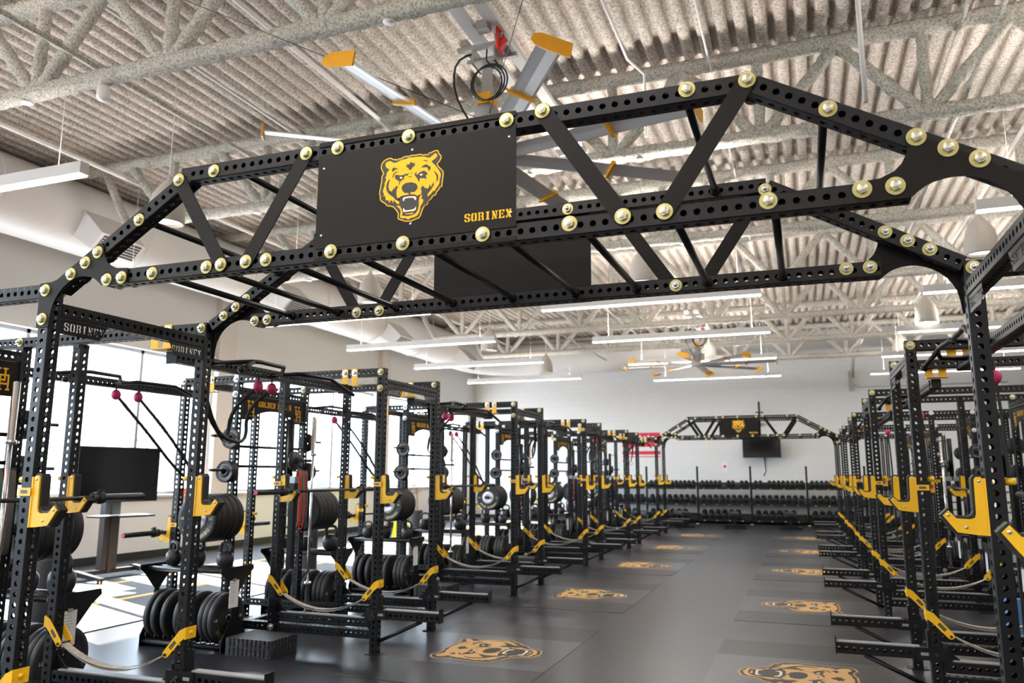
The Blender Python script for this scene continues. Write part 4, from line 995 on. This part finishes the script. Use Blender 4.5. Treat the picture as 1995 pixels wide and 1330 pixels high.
for i in range(5):
    yb = YA[i]+WID-S2
    for k, (m, w, z1) in enumerate((('greyband', .05, 1.02), ('red', .02, .98), ('green', .03, 1.03), ('red', .045, 1.0))):
        x = XL+XC+.10
        band_loop(x+.012*k, yb-.04-.055*k, 1.62, z1, w, m, 'resistance_band', f"{['wide grey', 'thin red', 'dark green', 'wide red'][k]} resistance band hanging by the middle post of the {rk(0, i)}")
    o = build(MB().tube([(XL+XC+.105, yb-.01, 1.615), (XL+XC+.105, yb-.26, 1.615)], .009, 8).tube([(XL+XC+.105, yb-.25, 1.61), (XL+XC+.10, yb-.27, 1.56), (XL+XC+.11, yb-.26, 1.50), (XL+XC+.12, yb-.25, 1.56), (XL+XC+.105, yb-.25, 1.61)], .004, 6), 'band_peg', K['dsteel'])
    tag(o, f"steel peg with carabiner holding the coloured bands on the {rk(0, i)}", 'peg')

# vertical barbells in a floor holder, and a laddered jammer frame
def make_holder():
    r = thing('bar_holder', '', 'barbell holder')
    build(MB().box(-.2, .2, -.12, .12, 0, .012).lathe([(.035, .01), (.035, .16), (.03, .16), (.03, .01)], (-.1, 0, 0), 'z', 16).lathe([(.035, .01), (.035, .16), (.03, .16), (.03, .01)], (.1, 0, 0), 'z', 16), 'base', K['black'], r)
    return Kind(r)
KHo = make_holder()
vb = thing('standing_barbell', '', 'barbell')
build(MB().tube([(0, 0, .46), (0, 0, 1.78)], .0142, 12), 'shaft', K['chrome'], vb)
build(MB().lathe([(.001, .014), (.024, .014), (.025, .02), (.025, .43), (.037, .435), (.037, .46), (.014, .465)], (0, 0, 0), 'z', 18), 'sleeve', K['chrome'], vb)
build(MB().lathe([(.014, 1.775), (.037, 1.78), (.037, 1.805), (.025, 1.81), (.025, 2.2), (.001, 2.205)], (0, 0, 0), 'z', 18), 'sleeve', K['chrome'], vb)
KV = Kind(vb)
jam = thing('jammer_frame', '', 'lever attachment')
for x in (-.09, .03): build(MB().box(x, x+.06, -.03, .03, .62, 1.50), 'side_rail', K['black'], jam)
for k in range(7): build(MB().tube([(-.03, 0, .7+.115*k), (.04, 0, .7+.115*k)], .011, 8), 'rung', K['alu'], jam)
build(MB().box(-.10, .10, -.035, .035, 1.49, 1.56), 'head_block', K['alu'], jam)
build(MB().tube([(-.06, 0, .012), (-.06, 0, .66)], .026, 12), 'lower_post', K['black'], jam)
build(MB().tube([(0, 0, 1.5), (0, 0, 2.16)], .036, 14), 'upper_post', K['black'], jam)
build(MB().tube([(0, 0, 1.72), (.26, 0, 1.72)], .017, 10), 'side_arm', K['dsteel'], jam)
build(MB().tube([(0, 0, 2.12), (.16, 0, 2.12), (.19, 0, 2.18), (.19, 0, 2.32)], .008, 8), 'hook_arm', K['dsteel'], jam)
build(MB().lathe([(.03, .04), (.10, .045), (.10, .075), (.03, .08)], (0, 0, 1.72), 'x', 20), 'small_plate', K['iron'], jam)
KJm = Kind(jam)
for sd_ in (0, 1):
    for i in range(6):
        if sd_ == 1 and i > 3: continue
        yl_ = (HY-.30)*(1 if sd_ == 0 else -1)
        KHo.put(W2(sd_, i, XB-.12+.0, yl_*.0+.28*(1 if sd_ == 0 else -1), 0), 0, f"black floor holder for upright bars inside the {rk(sd_, i)}")
        KV.put(W2(sd_, i, XB-.22, .28*(1 if sd_ == 0 else -1), .0), 0, f"bright chrome barbell standing upright inside the {rk(sd_, i)}")
        KJm.put(W2(sd_, i, XB-.30, -.02*(1 if sd_ == 0 else -1), 0), SIDE[sd_][2], f"black laddered lever arm standing inside the {rk(sd_, i)}")
# riser block stacks
def make_block():
    r = thing('riser_block', '', 'riser block')
    mb = MB().box(-.24, .24, -.19, .19, 0, .075)
    for k in range(10):
        x = -.22+.046*k; mb.box(x, x+.028, -.20, -.19, .012, .075)
    for k in range(8):
        y = -.17+.046*k; mb.box(.24, .25, y, y+.028, .012, .075)
    build(mb, 'block_body', K['blockrub'], r); return Kind(r)
K['blockrub'] = speckled('speckled recycled rubber', (.028, .028, .030), (.22, .22, .23), .33, 60, .6, .4)
KBl = make_block()
for i in range(1, 5):
    for k in range(2):
        KBl.put((XL-.98, YA[i]-.31, k*.0755+.0005), .0, f"{'lower' if k == 0 else 'upper'} speckled rubber riser block stacked on the camera side of the {rk(0, i)}")

# ================================================================== truss gates
def make_gate():
    r = thing('bridge_truss', '', 'truss'); F, Bk = 0.0, WID
    xa, xb = XL, XR
    def plane(y, front):
        # chords
        beam('top_chord', (-2.845, y, 3.055), 'x', 2.74, r, n=16)
        beam('bottom_chord', (-3.30, y, 2.566), 'x', 3.70, r, n=16)
        beam2('sloped_chord', (-3.62, y, 2.545), (-2.80, y, 3.045), r, n=16)
        beam2('sloped_chord', (.75, y, 2.556), (-.10, y, 3.045), r, n=16)
        f = -1 if front else 1; yo = y+f*(S2+.0005)
        def strip(a, b, w=.036):
            a, b = Vector((a[0], a[1])), Vector((b[0], b[1])); d = (b-a).normalized(); n = Vector((-d.y, d.x))
            a2, b2 = a-d*.0, b+d*.0; pts = []
            for t in range(7): pts.append(a+(-d*math.sin(PI*t/6)+n*math.cos(PI*t/6))*w)
            for t in range(7): pts.append(b+(d*math.sin(PI*t/6)-n*math.cos(PI*t/6))*w)
            return build(MB().prism([tuple(p) for p in pts], 'y', min(yo, yo+f*.006), max(yo, yo+f*.006)), 'diagonal_strap', K['plate'], r)
        dg = [((-2.85, 3.03), (-2.555, 2.566)), ((-2.10, 3.058), (-2.41, 2.567)), ((-.94, 3.075), (-.612, 2.578)), ((-.122, 3.062), (-.449, 2.578))]
        for a, b in dg: strip(a, b)
        # curved corner gussets, both planes
        def gus(mx, sgn, xo):
            # sgn=+1: left corner; mirrored for the right
            def T(x, z): return (xo+sgn*x, z)
            pts = [(-.04, 2.335), (-.04, 2.572), (.045, 2.575), (.08, 2.585), (.30, 2.722), (.35, 2.752), (.372, 2.75), (.38, 2.735), (.392, 2.69), (.41, 2.655), (.435, 2.63), (.48, 2.61), (.555, 2.604), (.56, 2.528), (.39, 2.528),
                   (.37, 2.545), (.34, 2.566), (.315, 2.577), (.284, 2.584), (.25, 2.587), (.22, 2.584), (.185, 2.574), (.158, 2.561), (.125, 2.538), (.099, 2.512), (.078, 2.482), (.063, 2.45), (.052, 2.40), (.046, 2.335)]
            P_ = [T(*p) for p in pts]
            return build(MB().prism(P_, 'y', min(yo, yo+f*.008), max(yo, yo+f*.008)), 'corner_gusset', K['plate'], r)
        gus(0, 1, xa); gus(0, -1, xb)
        ypl = yo+f*.008
        ft = '-y' if f < 0 else '+y'
        L = [(-3.69, 2.532), (-3.692, 2.378), (-3.517, 2.604), (-3.424, 2.657), (-3.345, 2.705), (-3.267, 2.553), (-3.170, 2.556)]
        Rr = [(.788, 2.532), (.788, 2.378), (.615, 2.638), (.524, 2.690), (.43, 2.744), (.352, 2.575), (.246, 2.577)]
        for x, z in L+Rr: bolt(r, (x, ypl, z), ft)
        for x, z in ((-3.094, 2.852), (-2.98, 2.562), (-2.64, 3.05), (-2.645, 2.563), (-2.30, 2.567), (-.83, 2.575), (-.348, 3.066), (.154, 2.900), (-.07, 2.576)): bolt(r, (x, yo, z), ft)
        for a, b in dg:
            for x, z in (a, b): bolt(r, (x, yo+f*.006, z), ft)
        # nuts on the inner faces
        yi = y-f*(S2+.0005); gf = '+y' if f < 0 else '-y'
        for x, z in L[2:]+Rr[2:]+[(-2.511, 2.555), (-2.354, 2.555), (-1.166, 3.052), (-.581, 2.562), (-.111, 3.03)]: bolt(r, (x, yi, z), gf, nut=True)
        # the name plate with the bear
        x0, x1 = -2.03, -1.058
        pts = [(x0, 2.555), (x0+.02, 2.528), (x1-.04, 2.528), (x1, 2.56), (x1, 3.075), (x1-.02, 3.10), (x0+.09, 3.10), (x0, 3.055)]
        ins = [(x0, 2.615), (x1, 2.615), (x1, 3.01), (x0, 3.01)]
        pl = MB().prism(ins, 'y', min(yo, yo+f*.005), max(yo, yo+f*.005))
        # perforated flanges over the chords: strips above and below the hole row
        for za, zb in ((2.528, 2.548), (2.588, 2.616), (3.009, 3.036), (3.077, 3.098)):
            pl.box(x0, x1, min(yo, yo+f*.005), max(yo, yo+f*.005), za, zb)
        k = 0
        plate = build(pl, 'name_plate', K['plate'], r)
        U = (1, 0, 0) if front else (-1, 0, 0)
        if not front or True:
            if front:
                bear(plate, (-1.5474, yo-.0052, 2.820), U, (0, 0, 1), .312)
                decal(text_polys('SORINEX', .036, .72, .2), 'lettering', K['gold'], plate, (-1.183, yo-.0056, 2.649), U, (0, 0, 1), .0004)
        for x, z in ((x0+.03, 2.97), (-1.545, 2.995), (x1-.03, 2.985), (x0+.03, 2.65), (-1.545, 2.655), (x1-.022, 2.652)):
            build(MB().lathe([(.001, -.002), (.005, -.002), (.006, 0)], (0, 0, 0), 'y', 10), 'plate_screw', K['steel'], plate, (x, yo+f*.005, z), (0, 0, 0 if f < 0 else PI))
        for x in (-1.93, -1.565, -1.10):
            bolt(r, (x, yo+f*.005, 3.06), ft)
        for x in (-1.945, -1.58, -1.205): bolt(r, (x, yo+f*.005, 2.57), ft)
    plane(F, True); plane(Bk, False)
    for x, z in ((-2.98, 2.566), (-2.65, 2.566), (-2.24, 2.566), (-1.87, 2.566), (-1.50, 2.566), (-1.13, 2.566), (-.79, 2.566), (-.42, 2.566), (-.05, 2.566), (-3.1, 2.86), (-2.53, 3.055), (-.36, 3.055), (.14, 2.905)):
        rg = build(MB().tube([(x, F+S2, z), (x, Bk-S2, z)], .0165, 14), 'rung', K['black'], r)
        build(MB().lathe([(.017, 0), (.027, .0), (.022, .02), (.017, .022)], (x, F+S2, z), 'y', 16).lathe([(.017, 0), (.027, 0), (.022, -.02), (.017, -.022)], (x, Bk-S2, z), 'y', 16), 'weld_collar', K['black'], rg)
    return Kind(r)
KTr = make_gate()
KTr.put((0, YA[0], 0), 0, 'black perforated truss bridging the aisle overhead in the foreground, with bear plate')
KTr.put((0, YA[5], 0), 0, 'black truss bridging the aisle at the far end before the dumbbells, with bear plate')

# ================================================================== floor inlays
K['gold_floor'] = mat('gold rubber inlay', (.62, .36, .12), .55)
def make_inlay():
    r = thing('floor_inlay', '', 'floor inlay')
    build(MB().box(0, 1.56, -.60, .60, .0, .003), 'grey_panel', K['inlay'], r)
    build(MB().box(0, 1.56, .60, 1.27, .0, .0025), 'charcoal_panel', K['strip'], r)
    build(MB().box(0, 1.56, -1.27, -.60, .0, .0025), 'charcoal_panel', K['strip'], r)
    bear(r, (.87, 0, .003), (0, -1, 0) if False else (0, 1, 0), (-1, 0, 0), .93, K['gold_floor'])
    return Kind(r)
KI = make_inlay()
for sd_ in (0, 1):
    for i in range(0, 6):
        x = XL+.06 if sd_ == 0 else XR-.06
        KI.put((x, YM[i]-.06, .0003), SIDE[sd_][2], f"grey floor inlay with gold bear head in front of the {rk(sd_, i)}")

# ================================================================== dumbbell wall
YD = 27.05
def make_db_rack():
    r = thing('dumbbell_rack', '', 'dumbbell rack')
    build(MB().box(-.03, .03, -.03, .03, 0, 1.86), 'post', K['black'], r)
    for z in (1.16, .65, .14):
        t = build(MB().prism([(-.30, z-.04), (.12, z+.15), (.12, z+.18), (-.30, z-.01)], 'x', .03, 1.68), 'shelf_tray', K['black'], r)
        build(MB().box(.03, 1.68, -.31, -.30, z-.05, z+.02), 'shelf_lip', K['black'], t)
        for k in range(4): build(MB().box(.2+.4*k, .25+.4*k, -.313, -.3105, z-.035, z-.02), 'shelf_label', K['cream'], t)
    build(MB().box(-.05, .05, -.33, -.20, 0, .012), 'foot', K['hivis2'], r)
    return Kind(r)
K['hivis2'] = mat('pale yellow foot tape', (.7, .6, .15), .6)
KDR = make_db_rack()
DX = [-6.82, -5.11, -3.40, -1.69, .03, 1.74]
for q, x in enumerate(DX): KDR.put((x, YD, 0), 0, f"black three-tier dumbbell rack bay, {ORD[q].replace('nearest', 'first')} from the left on the far wall")
def make_db():
    r = thing('dumbbell', '', 'dumbbell')
    hexp = [(.075*math.cos(PI/3*k+PI/6), .075*math.sin(PI/3*k+PI/6)) for k in range(6)]
    hx2 = [(a*.8, b*.8) for a, b in hexp]
    for s in (-1, 1):
        mb = MB(); ys_ = [s*.06, s*.075, s*.135, s*.15]
        vs = [(a, y, b) for y, pl in zip(ys_, (hx2, hexp, hexp, hx2)) for a, b in pl]
        mb.add(vs, [(i*6+k, i*6+(k+1) % 6, (i+1)*6+(k+1) % 6, (i+1)*6+k) for i in range(3) for k in range(6)]+[tuple(range(6)), tuple(range(18, 24))])
        build(mb, 'head', K['rubber'], r)
    build(MB().tube([(0, -.062, 0), (0, 0, 0), (0, .062, 0)], [.014, .017, .014], 10), 'handle', K['chrome'], r)
    return Kind(r)
KD = make_db()
tilt = math.atan2(.19, .42)
KD.root.rotation_euler = (tilt, 0, 0)
cnt = {1.16: 11, .65: 8, .14: 6}; tn = {1.16: 'top', .65: 'middle', .14: 'bottom'}; scs = {1.16: .88,   .65: 1.12, .14: 1.3}
for q, x0 in enumerate(DX):
    for z in (1.16, .65, .14):
        if q == 5 and z == .14: continue
        n = cnt[z] if q < 5 else 4
        stp = {1.16: .146, .65: .2, .14: .215}[z]
        for k in range(n):
            if (q, z, k) in ((2, 1.16, 5), (2, 1.16, 8), (3, 1.16, 2), (5, 1.16, 2)): continue
            s_ = scs[z]
            KD.put((x0+.09+stp*(k+.5)*(1.55/(stp*n) if z != .14 else 1.0), YD-.10+random.uniform(-.01, .01), z+.08+.0665*s_*1.1), 0,
                   f"{(['first']+ORD[1:])[k]} hex dumbbell from the left, {tn[z]} tier, {(['first']+ORD[1:])[q]} bay of the far rack", None, s_)
for k in range(4):
    KK.put((1.93+.25*k, YD-.28, .096), (PI/2 if k < 2 else 0)+.1*k, f"black kettlebell, {ORD[k].replace('nearest', 'first')} from the left on the floor under the far dumbbell rack", None, 1.15)
# benches
def make_bench():
    r = thing('weight_bench', '', 'bench')
    build(MB().box(-.14, .14, -.62, .62, .40, .47), 'pad', K['rubber'], r)
    build(MB().box(-.04, .04, -.55, .55, .34, .40), 'spine', K['black'], r)
    for y in (-.45, .42):
        build(MB().box(-.04, .04, y-.04, y+.04, .06, .34), 'leg', K['black'], r)
        build(MB().box(-.30, .30, y-.035, y+.035, .0, .06), 'foot', K['black'], r)
    for x in (-.3, .3): build(MB().lathe([(.04, -.045), (.045, -.03), (.045, .03), (.04, .045)], (x, -.45, .045), 'y', 14), 'rubber_foot', K['rubber'], r)
    return Kind(r)
KBe = make_bench()
for k, (x, y, rz) in enumerate([(-4.75, 24.6, .5), (-3.65, 24.9, .35), (-2.08, 24.9, .1), (-.52, 25.2, .1)]):
    KBe.put((x, y, 0), rz, f"flat black weight bench, {(['first']+ORD[1:])[k]} from the left before the far dumbbells")

# far wall fittings
tv = thing('wall_tv', 'black flat television on the far wall under the far truss', 'television')
build(MB().box(-1.9, -.70, 27.15, 27.21, 2.14, 2.80), 'screen_body', K['liner'], tv)
build(MB().box(-1.885, -.715, 27.148, 27.15, 2.155, 2.785), 'screen', K['screen'], tv)
build(MB().box(-1.34, -1.26, 27.21, 27.6, 2.4, 2.5).box(-1.4, -1.2, 27.56, 27.6, 2.2, 2.7), 'wall_arm', K['black'], tv)
tag(build(MB().tube([(-1.25, 27.58, 2.15), (-1.22, 27.58, 1.7), (-1.3, 27.58, 1.55)], .012, 6), 'tv_cable', K['dsteel']), 'dark cable dangling below the far wall television', 'cable')
tag(build(MB().box(-1.36, -1.30, 27.35, 27.41, 3.15, 4.0).box(-1.36, -1.30, 27.41, 27.6, 3.2, 3.3).box(-1.45, -1.2, 27.33, 27.36, 3.62, 3.66), 'speaker_bracket', K['black']), 'black upright bracket standing out of the far wall above the far truss', 'bracket')
ps = thing('wall_banner', 'red and white banner on the far wall above the left dumbbells', 'banner')
build(MB().box(-6.05, -4.7, 27.585, 27.598, 1.55, 3.04), 'cloth', K['white'], ps)
K['redp'] = mat('red print', (.72, .03, .06), .6)
build(MB().box(-6.05, -4.7, 27.583, 27.585, 2.55, 3.04).box(-6.05, -4.7, 27.583, 27.585, 2.28, 2.40).box(-6.05, -4.7, 27.583, 27.585, 2.19, 2.22), 'red_field', K['redp'], ps)
decal([[(a, b) for a, b in p] for p in text_polys('State', .26, .5, .15)], 'lettering', K['white'], ps, (-5.25, 27.5815, 2.86), (1, 0, 0), (0, 0, 1), .0005)
build(MB().lathe([(.05, -.001), (.065, -.001)], (-5.75, 27.584, 1.98), 'y', 16), 'ring_mark', K['pink'], ps)
tag(build(MB().box(-2.63, -2.45, 27.59, 27.6, 1.68, 2.03), 'wall_notice', K['paper']), 'small white notice on the far wall left of the television', 'notice')
build(MB().lathe([(.001, -.002), (.05, -.002)], (-2.54, 27.59, 1.86), 'y', 12), 'round_mark', K['redp'], bpy.data.objects['wall_notice'])
tag(build(MB().box(-3.98, -3.90, 27.59, 27.6, .42, .54), 'wall_socket', K['mount']), 'grey socket plate low on the far wall between dumbbell tiers', 'socket')

# ================================================================== window side: screen on a stand, tables
st = thing('tv_stand', 'large black screen on a wheeled grey stand by the windows', 'television', loc=(-10.1, 9.45, 0), rot=(0, 0, -.12))
build(MB().box(-.02, .03, -.74, .74, 1.15, 2.0), 'screen_body', K['liner'], st)
build(MB().box(.03, .033, -.725, .725, 1.165, 1.985), 'screen', K['screen'], st)
build(MB().box(-.14, -.02, -.13, .13, .1, 1.75).box(-.02, .0, -.03, .03, .1, 1.1), 'column', mat('dark grey column', (.07, .07, .075), .3, .3), st)
build(MB().box(-.05, .42, -.42, .42, .93, .955), 'tray', K['black'], st)
for y in (-.5, .5):
    b = build(MB().prism([(-.3, .1), (.55, .05), (.55, .09), (-.1, .17)], 'y', y-.04 if y > 0 else y-.04, y+.04), 'base_leg', K['dsteel'], st)
    build(MB().lathe([(.04, -.02), (.04, .02)], (.5, y, .04), 'y', 14), 'caster', K['rubber'], b)
build(MB().box(-.16, -.02, -.5, .5, .08, .14), 'base_bar', K['dsteel'], st)
for k, (x, y, rz, nm) in enumerate([(.12, -.22, .1, 'left'), (.18, .08, -.15, 'middle'), (.15, .30, .3, 'right')]):
    v = Matrix.Rotation(-.12, 4, 'Z') @ Vector((x, y, 0))
    o = build(MB().box(-.11, .11, -.14, .14, 0, .004), 'paper_sheet', K['paper'], None, (-10.1+v.x, 9.45+v.y, .957), (0, 0, rz))
    tag(o, f"{nm} white paper sheet lying on the tray of the screen stand", 'paper')
tm = thing('interval_timer', 'black timer box with red digits on the window sill', 'timer', loc=(XW+.02, 12.7, ZS+.0125))
build(MB().box(-.05, .05, -.16, .16, 0, .11), 'timer_case', K['liner'], tm)
decal([[(a_, b_) for a_, b_ in p_] for p_ in digits('000', .07)], 'digits', K['led'], tm, (.051, 0, .055), (0, 1, 0), (0, 0, 1), .0005)
# hi-vis chair and broom rail by the last windows
ch = thing('folding_step', 'hi-vis yellow plastic step stool by the window wall', 'stool', loc=(-9.4, 17.6, 0), rot=(0, 0, .4))
build(MB().prism([(-.25, 0), (-.2, 0), (-.1, .55), (-.05, .95), (-.12, .95), (-.2, .55)], 'y', -.22, .22), 'back_panel', K['hivis'], ch)
build(MB().prism([(-.1, .42), (.3, .40), (.34, 0), (.29, 0), (.25, .34), (-.1, .36)], 'y', -.22, .22), 'seat_panel', K['hivis'], ch)
build(MB().lathe([(.001, .002), (.1, .002)], (-.02, 0, .7), 'x', 16), 'red_mark', K['red'], ch)
rail = thing('broom_rail', 'white wall rail with pegs holding wooden broom handles', 'rack')
build(MB().box(XW, XW+.04, 21.0, 23.2, 1.02, 1.07), 'rail', K['mount'], rail)
for k in range(5): 
    o = build(MB().tube([(XW+.08, 21.2+.42*k, .3+.02*k), (XW+.05, 21.2+.42*k, 1.15)], .016, 8).box(XW+.04, XW+.16, 21.08+.42*k, 21.32+.42*k, .2, .3+.02*k), 'broom', K['wood'])
    tag(o, f"wooden-handled broom, {(['first']+ORD[1:])[k]} from the camera on the window wall rail", 'broom')
cylm = mat('grey foam', (.05, .05, .055), .7)
for k, (x, y) in enumerate([(-7.3, 10.6), (-7.5, 6.2), (-7.2, 14.0)]):
    o = build(MB().lathe([(.001, .0), (.13, .0), (.13, .86), (.12, .88), (.001, .88)], (x, y, .012), 'z', 24), 'foam_roller', cylm)
    tag(o, f"tall dark foam cylinder standing behind the {['third', 'second', 'fourth'][k]} window-side rack", 'foam roller')
fb = build(MB().box(-.05, .05, -.12, .12, 0, .42), 'foam_block', K['blue'], None, (XR+1.0, 9.0, .0), (0, 0, .3)); tag(fb, 'upright pale blue foam block beside the third right-hand rack', 'foam block')

# ================================================================== outside the windows
g = build(MB().box(-160, XW-.3, -60, 120, -.35, -.3), 'ground_outside', mat('pale snowy ground', (.36, .37, .39), .8)); tag(g, kind='structure')
carm = [mat(f'car paint {k}', c, .3) for k, c in enumerate([(.35, .36, .38), (.06, .07, .1), (.55, .1, .08), (.7, .7, .7), (.1, .15, .3), (.25, .25, .26)])]
cg = mat('car glass', (.03, .04, .05), .1)
def car(k, x, y, m):
    r = thing('parked_car', f"parked car outside the windows, {(['first']+ORD[1:])[k]} from the left in the lot", 'car', 'cars in the lot outside', (x, y, -.3))
    side = [(-.85, .3), (-.9, .75), (-.8, .9), (.8, .9), (.9, .75), (.85, .3)]
    L_ = [(-2.2, .3), (-2.25, .7), (-2.1, .85), (-1.2, .95), (-.6, 1.4), (.9, 1.42), (1.6, .98), (2.15, .9), (2.25, .6), (2.2, .3)]
    build(MB().prism(L_, 'x', -.88, .88), 'body', m, r)
    build(MB().prism([(-1.1, .97), (-.58, 1.34), (.86, 1.36), (1.4, .99)], 'x', -.89, .89), 'windows', cg, r)
    for y_ in (-1.35, 1.35):
        for s in (-1, 1): build(MB().lathe([(.001, 0), (.2, 0), (.32, .0), (.32, -s*.2)], (s*.89, y_, .32), 'x', 18), 'wheel', K['rubber'], r)
for k in range(9): car(k, -30-1.5*(k % 2), 16+6.0*k, carm[k % 6])
bark = mat('bare bark', (.20, .16, .13), .9)
def tree(k, x, y, h):
    mb = MB(); rnd = random.Random(k)
    def br(p, d, L, r, dep):
        q = p+d*L; mb.tube([p, q], [r, r*.65], 5, caps=False)
        if dep == 0: return
        for _ in range(3):
            nd = (d+Vector((rnd.uniform(-.7, .7), rnd.uniform(-.7, .7), rnd.uniform(-.1, .5)))).normalized()
            br(q, nd, L*rnd.uniform(.6, .8), r*.6, dep-1)
    br(Vector((0, 0, 0)), Vector((0, 0, 1)), h*.3, .16, 5)
    o = build(mb, 'bare_tree', bark, None, (x, y, -.3)); tag(o, f"bare winter tree outside the windows, {(['first']+ORD[1:])[k]} from the left beyond the cars", 'tree', 'bare trees outside')
for k in range(10): tree(k, -52-5*(k % 3), 24+9*k, 9+k % 3)
fe = thing('chain_fence', 'pale wire fence beyond the parking lot outside', 'fence')
mb = MB()
for k in range(60): mb.tube([(-42, 10+2.4*k, -.3), (-42, 10+2.4*k, 1.6)], .03, 5)
build(mb, 'post_row', K['mount'], fe); build(MB().tube([(-42, 8, 1.55), (-42, 154, 1.55)], .03, 5).tube([(-42, 8, .4), (-42, 154, .4)], .02, 5), 'rail', K['mount'], fe)
